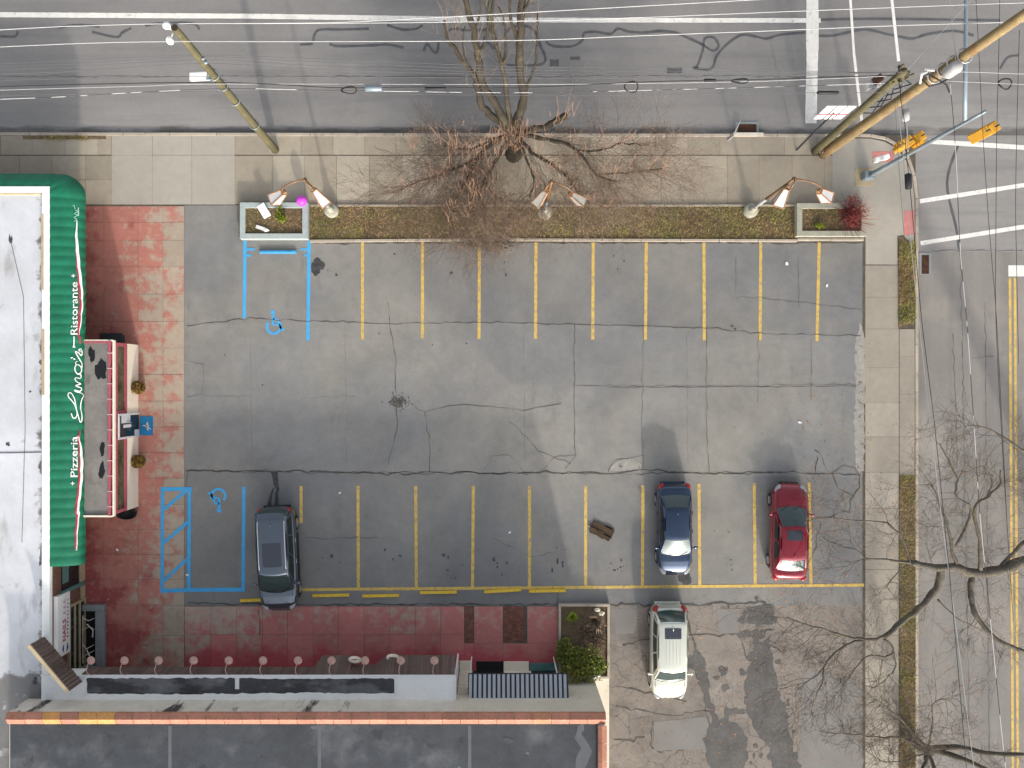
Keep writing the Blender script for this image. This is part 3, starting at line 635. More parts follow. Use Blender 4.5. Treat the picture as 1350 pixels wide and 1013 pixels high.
z2 = lambda p: [(60+x/4.6, 470+y/4.6) for x, y in p]; z1 = lambda p: [(60+x/4.6, 255+y/4.6) for x, y in p]
for p, w in ((z2([(152,345),(162,372),(178,372),(186,345),(176,300),(152,265),(136,245),(138,224),(154,224),(170,255),(180,305),(192,360),(204,398),(213,390),(212,350),(207,300),(212,262),(226,238)]),1.7),
             (z2([(226,238),(212,224),(178,212),(176,205),(200,212),(211,205),(210,192)]),1.7),
             (z2([(210,192),(178,178),(206,168),(186,156),(175,140),(182,130),(205,134),(211,124),(207,108)]),1.7),
             (z2([(207,108),(190,108),(177,92),(173,70),(182,52),(198,54),(210,72),(209,95),(194,108)]),1.7),
             (z2([(182,55),(178,40),(188,30)]),1.4),(z2([(166,14),(176,20)]),1.8),
             (z1([(212,1060),(214,1030),(196,1000),(176,962),(192,966),(210,985),(214,965),(208,945),(196,950),(206,962)]),1.8),
             (z1([(168,868),(169,930)]),1.6),(z1([(162,930),(176,932)]),3.4),(z1([(150,1000),(162,996)]),1.6)):
    aw_strip(let, smooth_pts(p), w*.78, .03, 2)
let.build('lettering', M['white'], awn, off=bl['_o'])
m = MB()
ph = [(97,292),(101,290),(97,287),(101,284),(97,282),(101,279),(98,277)]
aw_strip(m, ph, .9, .026,2); aw_strip(m, [(102,285),(102,274)], 1.6, .026,2); aw_strip(m, [(98,276),(97,271),(95,271)], .9, .026,2)
m.build('faded_lettering', M['pale_letter'], awn, off=bl['_o'])
m = MB(); W1 = z1([(187,165),(183,250),(191,370),(201,470),(214,590),(217,680),(208,790),(198,860)]); W2 = z2([(197,485),(209,560),(214,640),(212,740),(202,850),(190,950)])+[(103.2,676),(101,700),(100.3,726)]
aw_strip(m, smooth_pts(W1), [1.0,1.3,1.5,1.6,1.8,2.6,3.0,3.2,3.4,3.6,3.6,3.6,3.4,3.2,3.2,3.2,3.0,3.0,3.0,2.8,2.6,2.5,2.3,2.2,2,1.9,1.8,1.6,1.4,1.3,1.2,1,.8,.7,.6,.5][:len(smooth_pts(W1))], .024,2)
aw_strip(m, smooth_pts(W2), [.6,1,1.4,1.8,2.2,2.6,2.8,3,3.2,3.4,3.5,3.5,3.5,3.4,3.3,3.2,3.1,3.0,3,2.9,2.9,2.8,2.7,2.6,2.5,2.4,2.3,2.2,2.1,2,1.8,1.7,1.6,1.5,1.4,1.3,1.2,1.1,1,.9,.8,.7,.6][:len(smooth_pts(W2))], .024,2)
m.build('white_stripe', M['white'], awn, off=bl['_o'])
m = MB(); sh = lambda p, k: [(x-k*(.35+.65*math.sin(math.pi*i/(len(p)-1))),y) for i,(x,y) in enumerate(p)]
p = sh(smooth_pts(W1)[8:],2.6); aw_strip(m, p+[(104.2,446),(104.5,454)], [.4]+[2.4]*(len(p)-1)+[2.5,1.6], .018,2)
p = sh(smooth_pts(W2),2.6); aw_strip(m, [(104,566),(103.8,574)]+p, [.6,1.6]+[2.4]*(len(p)-1)+[.5], .018,2)
m.build('red_stripe', M['stripe_red'], awn, off=bl['_o'])
# storefront south of the awning: window, teal rail
def fr(z): return WX+.6
m = MB(); wallbox(m, WX,732,WX+1.2,766,.5,2.05); m.build('window', M['glass'], bl)
m = MB(); wallbox(m, WX,765,WX+3.2,770,.1,2.25); wallbox(m, WX,730,WX+2,732.5,.5,2.1); wallbox(m, WX,732,WX+1.6,757,1.5,2.05); m.build('window_frame', M['teal'], bl)
m = MB(); wallbox(m, WX,734,WX+2.5,764.5,0,.5); wallbox(m, WX,771,WX+2.5,788,0,.3); m.build('base_trim', M['tan'], bl)
m = MB(); wallbox(m, WX,790,WX+2,878,.1,1.35); m.build('shop_window', M['glass'], bl)
m = MB()
for yy in (789,878): wallbox(m, WX,yy-1.2,WX+4,yy+1.2,0,1.5)
for zz in (0,.5,.95,1.4): wallbox(m, WX,790,WX+3.0+.6*(1.4-zz),877,zz,zz+.1)
m.build('shop_window_frame', M['tan'], bl)
# sign board
sg = thing('shop_sign', 'white board reading NAILS with blue round emblem on the brown wall', 'sign', W(WX,800,2.0))
Y0, Y1, Z0, Z1 = 845, 768, 1.62, 2.72; SX = WX+5
m = MB(); wallbox(m, WX,Y1,SX,Y0,Z0,Z1); m.build('board', M['white'], sg, bevel=.01)
def sgp(u, v): return W(SX+.35, Y0+(Y1-Y0)*u, Z0+(Z1-Z0)*v)
vs, fs = font_mesh('NAILS', .02); m = MB(); m.add([sgp(.23+.36*v[0], .36+.26*v[1]) for v in vs], fs); m.build('lettering', M['letter_red'], sg)
m = MB()
for k_ in range(3):
    u = .66+k_*.09; m.add([sgp(u+a,b) for a,b in ((0,.38),(.03,.38),(.05,.58),(.02,.58))],[(0,1,2,3)])
    m.add([sgp(u+a,b) for a,b in ((.035,.38),(.07,.38),(.07,.43),(.035,.43))],[(0,1,2,3)])
m.build('faded_lettering', M['letter_pink'], sg)
m = MB()
for k_ in range(11):
    u = .26+k_*.06; h_ = R.choice((.07,.09,.11)); m.add([sgp(u,.16),sgp(u+.028,.16),sgp(u+.028,.16+h_),sgp(u,.16+h_)],[(0,1,2,3)])
ce = (.115,.40)
for a0, a1 in ((20,150),(190,330)):
    n = 10; A = [math.radians(a0+(a1-a0)*i/n) for i in range(n+1)]
    ri = lambda i: .24*(1-.55*math.sin(math.pi*i/n))
    m.add([sgp(ce[0]+.075*math.cos(a), ce[1]+.24*math.sin(a)) for a in A]+[sgp(ce[0]+.075*math.cos(a)*ri(i)/.24, ce[1]+ri(i)*math.sin(a)) for i,a in enumerate(A)], [(i,i+1,n+2+i,n+1+i) for i in range(n)])
m.build('emblem', M['letter_blue'], sg)
# entrance porch in front of the pizzeria
pz = 2.42
po = thing('entrance_porch', 'glazed entrance porch with grey flat roof, maroon trim and cream base', 'porch', W(146,560))
PX0, PX1, PY0, PY1 = WX+1, 183, 455, 668
wx_ = lambda img, z: NX+(img-NX)*(1-z/H)
m = MB(); rect(m, PX0,PY0,174.5,PY1+1,pz); m.build('roof', M['canopy_roof'], po)
m = MB(); wallbox(m, PX0,PY0,182.5,PY1,0,1.28); m.build('base_wall', M['cream_clean'], po)
m = MB(); wallbox(m, PX0,PY0+2,180.5,PY1-2,1.28,pz-.12); m.build('glazing', M['winglass'], po)
m = MB()
wallbox(m, 174.2,PY0-1.5,177.4,PY1+1.5,pz-.12,pz+.10); wallbox(m, PX0,PY0-1.5,176,PY0+1,pz-.12,pz+.06); wallbox(m, 180,PY0,183.2,PY1,1.28,1.40)
for yy in (PY0,540,573,PY1-4): wallbox(m, 179.5,yy,182,yy+4,1.28,pz-.15)
wallbox(m, 176.5,PY0,181.4,PY1,pz-.30,pz-.13); m.build('trim', M['maroon'], po)
m = MB(); wallbox(m, 179.0,PY0-2.5,181.2,PY1+2.5,pz-.12,pz+.03); wallbox(m, PX0,PY1+1,179,PY1+3.2,pz-.12,pz+.08); wallbox(m, PX0,PY0-3.2,179,PY0-1.6,pz-.12,pz+.05)
for yy in range(468,664,19): wallbox(m, 173.6,yy,179.2,yy+.5,pz+.02,pz+.112)
m.build('gutter', M['cream_clean'], po)
for q in ((153,470,4.2,9),(164.5,489,6.5,14),(166,587,3.4,8),(165.5,614,3.4,11)): m = MB(); blob(m, *q, pz+.004+q[0]*1e-5, 20,.3); m.build('puddle', M['puddle'], po)
dr = MB(); wallbox(dr, 182,546,183.4,574,.02,2.1); d_ = dr.build('door', M['glass'], po)
m = MB()
for q in ((182.5,544,184,546.5,0,2.2),(182.5,573.5,184,576,0,2.2),(182.5,546,184,574,2.1,2.2),(182.5,558,183.8,562,.9,1.7),(182.5,546.5,183.9,556,1.0,1.9),(182.5,566,183.8,574,.02,.5)): wallbox(m, *q)
m.build('door_frame', M['frame_w'], d_, off=po['_o'])
m = MB(); m.tube([W(184.6,556,.9),W(184.6,556,1.4)], .02); m.build('handle', M['chrome'], d_, off=po['_o'])
# mat with flower emblem
dm = thing('door_mat', 'blue rectangular mat with pale flower shape outside the porch door', 'mat', W(194,562))
m = MB(); m.box(W(184.5,549,.012),W(202,574,.032)); m.build('mat', M['mat_blue'], dm, bevel=.008)
m = MB()
for a, l, w in ((80,5,2.4),(170,5,1.8),(20,3,1.6),(285,6,1.8),(320,6.5,1.3)):
    a = math.radians(a); c_ = (194+math.cos(a)*l*.55, 562-math.sin(a)*l*.55)
    m.poly([W(c_[0]+math.cos(a)*l*.6*math.cos(t)-math.sin(a)*w*.6*math.sin(t), c_[1]-(math.sin(a)*l*.6*math.cos(t)+math.cos(a)*w*.6*math.sin(t)), .0345+l*2e-4) for t in [i*.628 for i in range(10)]])
m.build('flower_emblem', M['milk'], dm); m = MB(); m.poly([W(193.5+1.3*math.cos(i*.785),561.5-1.3*math.sin(i*.785),.037) for i in range(8)]); m.build('flower_centre', M['copper'], dm)
# clipped balls either side of the door
def leafball(mb, c, rx, ry, rz, n, s, shell=.55):
    for _ in range(n):
        v = Vector((R.gauss(0,1),R.gauss(0,1),R.gauss(0,1))); v.normalize(); q = R.uniform(shell,1.0)**.6
        p = Vector((c[0]+v.x*rx*q, c[1]+v.y*ry*q, c[2]+v.z*rz*q))
        a = Vector((R.gauss(0,1),R.gauss(0,1),R.gauss(0,1))).normalized(); b = a.cross(Vector((R.gauss(0,1),R.gauss(0,1),R.gauss(0,1)))).normalized()
        l = s*R.uniform(.6,1.3); mb.add([p-a*l,p+b*l*.55,p+a*l,p-b*l*.55], [(0,1,2,3)])
for cy, lab in ((511,'brown clipped ball plant by the cream porch, above the blue mat'),(607,'brown clipped ball plant by the cream porch, below the blue mat')):
    b0 = W(189,cy); t = thing('potted_ball_plant', lab, 'plant', b0, 'ball plants flanking the porch door')
    m = MB(); m.lathe(b0, [(.13,.01),(.18,.28),(.19,.30),(.16,.30),(.15,.26)], 14); m.build('pot', M['plastic'], t, smooth=True)
    m = MB(); leafball(m, b0+Vector((0,0,.62)), .34,.34,.34, 700,.06); m.build('foliage', M['topiary'], t)
# dark pot at porch end and dark bench at the other
b0 = W(171,676); t = thing('round_tub', 'black round tub of dark soil at the lower end of the porch', 'tub', b0)
m = MB(); m.lathe(b0, [(.34,.012),(.46,.36),(.48,.40),(.43,.40),(.41,.34)], 20)
for i,v in enumerate(m.v): m.v[i] = (b0.x+(v[0]-b0.x)*1.15, b0.y+(v[1]-b0.y)*.62, v[2])
m.build('tub', M['plastic'], t, smooth=True)
m = MB(); leafball(m, b0+Vector((0,0,.36)), .42,.22,.08, 220,.05); m.build('soil', M['dark'], t)
b0 = W(153,447); t = thing('low_bench', 'dark slate grey low bench at the upper end of the porch', 'bench', b0)
m = MB(); m.box(b0+Vector((-.62,-.22,.38)), b0+Vector((.5,.26,.44))); m.build('seat', M['steel_dark'], t, bevel=.01)
for sx in (-.5,.4):
    m = MB(); m.box(b0+Vector((sx-.04,-.18,.01)), b0+Vector((sx+.04,.2,.38))); m.build('leg', M['steel_dark'], t)
# curbed well with pale pipes
b0 = W(122,838); t = thing('curbed_well', 'grey curbed areaway with pale pipes in its dark inside under the NAILS sign', 'areaway', b0)
m = MB(); 
for q in ((112,796,140,804),(112,876,140,884),(129,804,140,876)): wallbox(m, *q, 0,.30)
m.build('curb', M['grey_curb'], t, bevel=.03)
m = MB(); rect(m, 112,804,129,876,.03); m.build('floor', M['dark'], t)  # flat black sheet stands in for the shade of a deep pit
m = MB()
for yy in (812,828,845,862): m.tube([W(115,yy,.45),W(122+R.uniform(-3,3),yy+R.uniform(-7,7),.5),W(126,yy+R.uniform(-6,6),.1)], .022, 5)
m.tube([W(116,808,.5),W(116,870,.5)], .02,5); m.tube([W(120,820,.4),W(127,828,.35),W(126,838,.3)], .03,5); m.tube([W(119,852,.4),W(127,866,.5)], .03,5); m.build('pipe', M['cream'], t)
# ---- long store at the bottom: annex with brown boarded front, main block with terracotta coping
an = thing('storefront_annex', 'low shop front with brown boarded fascia and white flat roof', 'building', W(350,878))
m = MB(); wallbox(m, 101,882,604,893,0,3.04); m.build('wall', M['brown_wall'], an)
m = MB(); rect(m, 100,861,604,893,3.06); m.build('roof', M['white_roof'], an)
m = MB(); wallbox(m, 100,860,604,861.6,2.3,3.13); wallbox(m, 603,861.6,605,892,0,3.13); m.build('edge_trim', M['white'], an)
m = MB(); shape(m, [(155,865),(300,864.5),(420,865.5),(530,865),(530,883),(430,882.5),(280,884),(156,884)], 3.065, .9); m.build('dark_roof_panel', M['wet_roof'], an)
m = MB(); wallbox(m, 152.5,863,155,886,3.05,3.12); wallbox(m, 336,864,341,878,3.06,3.075); wallbox(m,530,863,533,885,3.05,3.10); m.build('roof_ridge', M['white'], an)
def fbot(x):                                                      # image row of the lower fascia edge
    def s(a, b, t): t = max(0, min(1, t)); t = t*t*(3-2*t); return a+(b-a)*t
    if x < 408: return 880.5
    if x < 424: return s(880.5,865,(x-408)/16)
    if x < 456: return 865
    if x < 466: return s(865,877.5,(x-456)/10)
    if x < 488: return 877.5
    if x < 512: return s(877.5,865,(x-488)/24)
    return 865
m = MB(); x = 108.0
while x < 598:
    w = 4.2; yb = fbot(x+w/2); zb = 2.35; k_ = (1-zb/H)
    xa = NX+(x-NX)*.9225; xb = NX+(x+w-.25-NX)*.9225
    ybp = NY+(yb-NY)*k_
    A = [W(xa,860.2,3.10),W(xb,860.2,3.10),W(xb,min(859.5,ybp),zb),W(xa,min(859.5,ybp),zb)]
    B = [Vector((p.x,p.y+.05,p.z+.03)) for p in A]; m.add(A+B, [(4,7,6,5),(0,1,2,3),(0,4,5,1),(1,5,6,2),(2,6,7,3),(3,7,4,0)]); x += w
m.build('fascia', M['shingle'], an)
m = MB()
A, B = P(38,851,4.25), P(90,913,4.25); dd = (B-A).normalized(); nn = Vector((dd.y,-dd.x,0)); nn = nn if nn.x > 0 else -nn
n_ = 15
for i in range(n_):
    p, q = A.lerp(B,i/n_), A.lerp(B,(i+.93)/n_); lo = Vector((0,0,-1.15))
    m.prism([p,q,q+nn*.06,p+nn*.06], 3.08, 4.2)
m.build('diagonal_screen', M['shingle'], an)
m = MB(); m.prism([A-nn*.09,B-nn*.09,B+nn*.07,A+nn*.07], 4.2,4.27); m.build('screen_cap', M['tan'], an)
# cream arches on the fascia
for cx_, lab in ((468,0),(518,0)):
    m = MB(); c0 = P(cx_,870 if cx_<500 else 867,2.75)
    m.tube([c0+Vector((.25*math.cos(a), .17*math.sin(a), .20*math.sin(a))) for a in ([i*.314 for i in range(21)] if cx_ < 500 else [i*.314 for i in range(-1,12)])], .07, 8)
    m.build('arch_ornament', M['cream'], an)
# gooseneck lamps
lamp0 = None; names = ['first','second','third','fourth','fifth','sixth','seventh','eighth','ninth','tenth','eleventh']
for i, (lx, ly) in enumerate(((121,872),(165,872),(210,871.5),(256,871),(302,870.5),(347,869.5),(393,869.5),(437,869),(481,868.5),(528,868.5),(572,868.5))):
    foot = W(NX+(lx+1-NX)*.9225, 859.8, 3.08); lab = f'pale pink gooseneck lamp, {names[i]} from the left along the brown fascia'
    if lamp0 is None:
        lamp0 = thing('gooseneck_lamp', lab, 'wall lamp', (0,0,0), 'gooseneck lamps along the brown fascia', local=True)
        m = MB(); m.tube([(.06,0,0),(.02,.05,.22),(-.05,.2,.42),(-.05,.42,.5),(0,.62,.44),(0,.7,.33)], .018, 6); m.build('arm', M['lamp_pink'], lamp0, smooth=True)
        m = MB(); m.lathe((0,.7,.16), [(.20,0),(.19,.03),(.12,.10),(.05,.16),(.03,.2)], 18); m.build('lamp_shade', M['lamp_pink'], lamp0, smooth=True)
        m = MB(); m.lathe((.06,0,-.03), [(.05,0),(.05,.03)], 10); m.build('base_plate', M['lamp_pink'], lamp0); lamp0.location = foot
    else: dup(lamp0, foot, lab)
mb_ = thing('flat_roof_building', 'cream stucco building with dark flat roof and terracotta tile coping', 'building', W(400,1000))
MX0, MX1, MY0, ZM = 82, 782, 891.5, 4.6
m = MB(); wallbox(m, MX0,MY0,MX1,1500,-.1,ZM-.24); m.build('wall', M['cream'], mb_)
m = MB(); wallbox(m, MX0,MY0-.5,604,MY0,3.06,ZM-.08); m.build('parapet_face', M['streak'], mb_)
m = MB(); rect(m, MX0+1,MY0+12,MX1-8,1488,ZM-.22); m.build('roof', M['black_roof'], mb_)
for xx in (222,420,619):
    m = MB(); wallbox(m, NX+(xx-NX)*.886-2.0,MY0+16,NX+(xx-NX)*.886+2.0,1480,ZM-.2195,ZM-.21)
    m.build('roof_seam', M['roof_line'], mb_)
m = MB(); shape(m, [(750,908),(757,905),(757,912),(753,918),(762,928),(766,938),(758,958),(747,960),(748,945),(753,935),(746,922)], ZM-.214,.7); m.build('pale_stain', M['roof_line'], mb_)
m = MB(); shape(m,[(435,908),(452,907),(450,911),(438,912)],ZM-.2135,.8); m.build('pale_stain', M['roof_line'], mb_)
m = MB()
for q in ((668,925,7,4),(610,960,4,5),(612,978,3,3),(640,968,3,3),(664,966,4,3.5),(700,966,2.6,2.6),(716,966,2,2),(742,968,2,2),(690,940,3,2)): blob(m, q[0],q[1],q[2]*.8,q[3]*.8,ZM-.212+q[0]*1e-6,14,.35)
m.build('roof_stain', M['wet_roof'], mb_)
m = MB(); n_ = 33
for i in range(n_):
    xa = MX0+(MX1-MX0)*i/n_; xb = MX0+(MX1-MX0)*(i+1)/n_-.5; r_ = [(MY0-1.5,ZM-.10),(MY0-1.0,ZM-.02),(MY0+6,ZM+.09),(MY0+7.2,ZM+.02),(MY0+13,ZM-.10),(MY0+13.2,ZM-.2)]
    o_ = len(m.v); m.v += [tuple(W(x_,y__,z_)) for x_ in (xa,xb) for y__,z_ in r_]; k_ = len(r_)
    m.f += [(o_+j,o_+k_+j,o_+k_+j+1,o_+j+1) for j in range(k_-1)]
for i in range(26):
    ya = MY0+14+i*21; yb = ya+20.5; r_ = [(MX1+1.2,ZM-.10),(MX1+.8,ZM-.02),(MX1-5,ZM+.08),(MX1-9,ZM-.05),(MX1-9.2,ZM-.2)]
    o_ = len(m.v); m.v += [tuple(W(x_,y__,z_)) for y__ in (ya,yb) for x_,z_ in r_]; k_ = len(r_)
    m.f += [(o_+j,o_+j+1,o_+k_+j+1,o_+k_+j) for j in range(k_-1)]
m.build('coping', M['coping'], mb_)
m = MB(); rect(m, 783,893,803,1500,.02); struct('concrete_strip', m, M['cream'])
m = MB(); wallbox(m, 606,884,737,891.2,0,2.35); m.build('shop_wall', M['cream'], mb_)
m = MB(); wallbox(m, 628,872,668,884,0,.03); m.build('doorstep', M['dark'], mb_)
m = MB(); wallbox(m, 623,883.3,664,884,.1,2.2); m.build('door', M['glass'], mb_)
m = MB(); wallbox(m, 700,883.3,735,884,.1,2.2); m.build('door', M['glass'], mb_)
m = MB(); wallbox(m, 606,871,622,884,0,.12); m.build('step', M['cream_clean'], mb_)
m = MB(); wallbox(m, 664,872,697,884,0,.10); m.build('step', M['cream_clean'], mb_)
m = MB(); wallbox(m, 698,874,738,884,0,.06); m.build('teal_sill', M['teal'], mb_)
ca = thing('corrugated_canopy', 'grey and black corrugated metal canopy over the shop doors', 'canopy', W(685,880,2.6))
m = MB(); zf, zb_ = 2.5, 3.05; n_ = 21
fx = lambda im, z: NX+(im-NX)*(1-z/H)
yF, yB = NY+(889.5-NY)*(1-zf/H), NY+(937.5-NY)*(1-zb_/H); xl, xr = 618.5, 749
st_, dk = MB(), MB()
for i in range(n_):
    a = xl+(xr-xl)*i/n_; b = a+(xr-xl)/n_*.60; c_ = xl+(xr-xl)*(i+1)/n_
    sk = lambda xx, z: fx(xx, z)
    A = [W(fx(a,zf),yF,zf),W(fx(b,zf),yF,zf),W(fx(b,zf)*1,yB,zb_),W(fx(a,zf),yB,zb_)]
    st_.add(A+[Vector((p.x,p.y,p.z-.05)) for p in A], [(0,1,2,3),(1,5,6,2),(0,3,7,4),(0,4,5,1)])
    dk.add([W(fx(b,zf),yF,zf-.06),W(fx(c_,zf),yF,zf-.06),W(fx(c_,zf),yB,zb_-.06),W(fx(b,zf),yB,zb_-.06)], [(0,1,2,3)])
st_.build('raised_pan', M['steel_light'], ca); dk.build('channel', M['steel_dark'], ca)
m = MB(); m.box(W(fx(xl,zf)-1,yF-.6,zf-.14),W(fx(xr,zf)+1,yF,zf-.05)); m.box(W(fx(xl,zf)-1.2,yB,zf-.1),W(fx(xl,zf),yF,zf-.06)); m.build('edge_trim', M['steel_dark'], ca)
for xx in (620,735):
    m = MB(); m.tube([W(fx(xx,zf),yF+.8,.0),W(fx(xx,zf),yF+.8,zf-.07)], .03, 8); m.build('post', M['white'], ca)
pi = MB(); pi.tube([W(790,889,.2),W(777,892.3-1.5,.5)], .05, 8); single(pi, 'drain_spout', M['white'], 'short white drain spout on the cream wall beside the shrub', 'drain spout', W(784,890,.3))
# ================================================================ VEHICLES
def lerp(a, b, t): return a+(b-a)*t
def interp(tab, f, k):
    for a, b in zip(tab, tab[1:]):
        if f <= b[0]: return lerp(a[k], b[k], (f-a[0])/(b[0]-a[0]))
    return tab[-1][k]
def car(name, label, cx, cy, rot, L, Wd, Ht, paint, prof, cab, extras):
    t = thing(name, label, 'car', W(cx,cy,0), 'parked cars', rot, local=True); hw = Wd/2
    zb = .24
    def top(f): return interp(prof, f, 3)
    fs = sorted(set([p[0] for p in prof]+[i/26 for i in range(1,26)]))
    m = MB(); n = None; rings = []
    for f in fs:
        w = hw*interp(prof,f,1); zs = interp(prof,f,2); zt = interp(prof,f,3); zl = zb+(.10 if f < .02 or f > .98 else 0)
        half = [(.88*w,zl),(.975*w,zl+.10),(w,lerp(zl,zs,.5)),(.99*w,zs-.12),(.955*w,zs-.03),(.88*w,lerp(zs,zt,.45)),(.62*w,lerp(zs,zt,.85)),(.3*w,zt-.004),(0,zt)]
        rings.append([(x,-L/2+f*L,z) for x,z in half]+[(-x,-L/2+f*L,z) for x,z in half[-2::-1]])
    k = len(rings[0])
    for r in rings: m.v += r
    for i in range(len(rings)-1):
        for j in range(k): a = i*k+j; b = i*k+(j+1)%k; m.f.append((a,b,b+k,a+k))
    for i0, fl in ((0,False),((len(rings)-1)*k,True)):
        c_ = len(m.v); q = m.v[i0:i0+k]; m.v.append((0,q[0][1]+(.035 if fl else -.035),sum(p[2] for p in q)/k))
        for j in range(k): m.f.append((i0+j,c_,i0+(j+1)%k) if fl else (i0+j,i0+(j+1)%k,c_))
    m.build('body', paint, t, smooth=True, sub=1)
    frb, frr, frf, fwb, wb, wr, zc, bulge = cab
    y = lambda f: -L/2+f*L
    wb *= hw; wr *= hw; zr = Ht-.07
    def side(u, v, s, off=0):
        p0 = Vector((wb, lerp(y(frb),y(fwb),u), zc)); p1 = Vector((wr, lerp(y(frr),y(frf),u), zr-.02*(2*u-1)**2))
        p = p0.lerp(p1, v); p.x += .05*4*v*(1-v)+off; p.x += .04*math.sin(math.pi*u); return Vector((p.x*s,p.y,p.z))
    def front(u, v, off=0):
        b = Vector((u*wb, y(fwb)+bulge*(1-u*u), zc)); a = Vector((u*wr, y(frf)+.07*(1-u*u), zr+.05*(1-u*u)-.02*u*u))
        p = b.lerp(a, v); p.y += off; p.z += .05*4*v*(1-v)*.5+off*.8; return p
    def rear(u, v, off=0):
        b = Vector((u*wb, y(frb)-bulge*.7*(1-u*u), zc)); a = Vector((u*wr, y(frr)-.06*(1-u*u), zr+.05*(1-u*u)-.02*u*u))
        p = b.lerp(a, v); p.y -= off; p.z += .04*4*v*(1-v)*.5+off*.8; return p
    def roof(u, v, off=0):
        a = rear(u,1); b = front(u,1); p = a.lerp(b,v); p.z += .035*4*v*(1-v)+off; return p
    U = [-1+.2*i for i in range(11)]; V = [i/6 for i in range(7)]
    m = MB(); m.grid(front, U, V); m.grid(lambda u,v: rear(-u,v), U, V); m.grid(lambda u,v: roof(u,v), U, [i/10 for i in range(11)])
    for s in (1,-1): m.grid(lambda u,v: side(u if s > 0 else 1-u,v,s), [i/10 for i in range(11)], V)
    cabo = m.build('cabin', paint, t, smooth=False)
    bm = bmesh.new(); bm.from_mesh(cabo.data); bmesh.ops.remove_doubles(bm, verts=bm.verts, dist=.03); bmesh.ops.recalc_face_normals(bm, faces=bm.faces); bm.to_mesh(cabo.data); bm.free()
    cabo.data.polygons.foreach_set('use_smooth', [True]*len(cabo.data.polygons))
    bv = cabo.modifiers.new('bevel','BEVEL'); bv.width = .05; bv.segments = 3; bv.limit_method = 'ANGLE'; bv.angle_limit = math.radians(24)
    G = M['carglass']
    Uw = [-.93+.186*i for i in range(11)]
    m = MB(); m.grid(lambda u,v: front(u,v,.012), Uw, [.0+.93*i/6 for i in range(7)]); m.build('windshield', G, t, smooth=True)
    m = MB(); m.grid(lambda u,v: rear(-u,v,.012), [q*.94 for q in Uw], [extras.get('rw0',.10)+(.9-extras.get('rw0',.10))*i/5 for i in range(6)]); m.build('rear_window', G, t, smooth=True)
    for s in (.55,-.25):
        m = MB(); m.tube([front(s,.03,.035),front(s-.2,.12,.03),front(s-.52,.20,.03)], .011, 4); m.build('wiper', M['plastic'], t)
    m = MB(); m.ell((0,0,0), .03,.10,.05, 8,6); q0 = roof(0,.12,.02); m.v = [(a+q0.x,b+q0.y,c_+q0.z) for a,b,c_ in m.v]; m.build('antenna', paint, t, smooth=True)
    m = MB(); m.grid(lambda u,v: front(u,v,.018), Uw, [-.03,.045]); m.build('wiper_cowl', M['plastic'], t)
    for s in (1,-1):
        for a, b in extras.get('sw', ((.14,.50),(.54,.90))):
            m = MB(); m.grid(lambda u,v: side(u if s > 0 else a+b-u,v,s,.012), [a+(b-a)*i/5 for i in range(6)], [.10+.72*i/3 for i in range(4)]); m.build('side_window', M['glass'], t, smooth=True)
    if 'sunroof' in extras:
        a, b, ww = extras['sunroof']; m = MB(); m.grid(lambda u,v: roof(u,v,.012), [-ww+2*ww*i/6 for i in range(7)], [a+(b-a)*i/4 for i in range(5)]); m.build('sunroof', M['sunglass'], t, smooth=True)
    if extras.get('ribs'):
        for uu in (-.5,-.25,0,.25,.5):
            m = MB(); m.tube([roof(uu,.28+i*.065,.002) for i in range(10)], .012, 4); m.build('roof_rib', paint, t)
    if extras.get('rails'):
        for s in (1,-1):
            m = MB(); m.tube([roof(s*.93,.04+.92*i/10,.03 if 0 < i < 10 else -.01) for i in range(11)], .028, 6); m.build('roof_rail', M['chrome'], t, smooth=True)
    if extras.get('shade_trim'):  # black panels added so the body sides look as dark as in shade
        for s in (1,-1):
            m = MB(); m.grid(lambda u,v: (s*(hw*interp(prof,u,1)*(1.0 if v > .3 else .985)+.008), y(u), .26+.36*v), [.26+.048*i for i in range(11)], [0,.35,.7,1]); m.build('side_shade_panel', M['plastic'], t, smooth=True)
    if extras.get('spoiler'):
        m = MB(); m.grid(lambda u,v: rear(-u,1,0)+Vector((0,-.22*v-.02,.02-.05*v)), [q*.95 for q in U], [-.2,0,.5,1]); m.build('spoiler', paint, t, smooth=True)
    zf = interp(prof,.93,2)
    for s in (1,-1):
        m = MB(); m.ell((0,0,0), .14,.22,.06, 14,8); m.v = [(s*(hw*.68+q[0]-.38*q[1]), y(.948)+q[1], zf-.05+q[2]) for q in m.v]; m.build('headlight', M['lens'], t, smooth=True)
        m = MB(); m.ell((0,0,0), .13,.16,.10 if not extras.get('tall') else .2, 12,8); m.v = [(s*(hw*.76+q[0]+.35*q[1]), y(.03)+q[1], interp(prof,.03,2)-.06+q[2]) for q in m.v]; m.build('tail_light', M['tail'], t, smooth=True)
        m = MB(); m.ell((s*(hw+.10), y(fwb)-.28, zc+.06), .12,.07,.075, 10,6); m.tube([(s*(hw-.08),y(fwb)-.22,zc+.01),(s*(hw+.06),y(fwb)-.26,zc+.05)], .03, 5); m.build('mirror', paint, t, smooth=True)
        for fy in extras.get('wheels', (.185,.815)):
            yy = y(fy); r_ = extras.get('wr', .335); xo = hw-.145; w_ = MB()
            ring = lambda mm, prof_, n_=20: mm.grid(lambda u,v: (s*(xo+prof_[int(v)][1]), yy+prof_[int(v)][0]*math.cos(u), r_+prof_[int(v)][0]*math.sin(u)), [2*math.pi*i/n_ for i in range(n_+1)], list(range(len(prof_))))
            ring(w_, [(r_*.62,.0),(r_*.66,.125),(r_*.93,.135),(r_,.10),(r_,-.10),(r_*.6,-.1)]); wo = w_.build('wheel', M['tyre'], t, smooth=True)
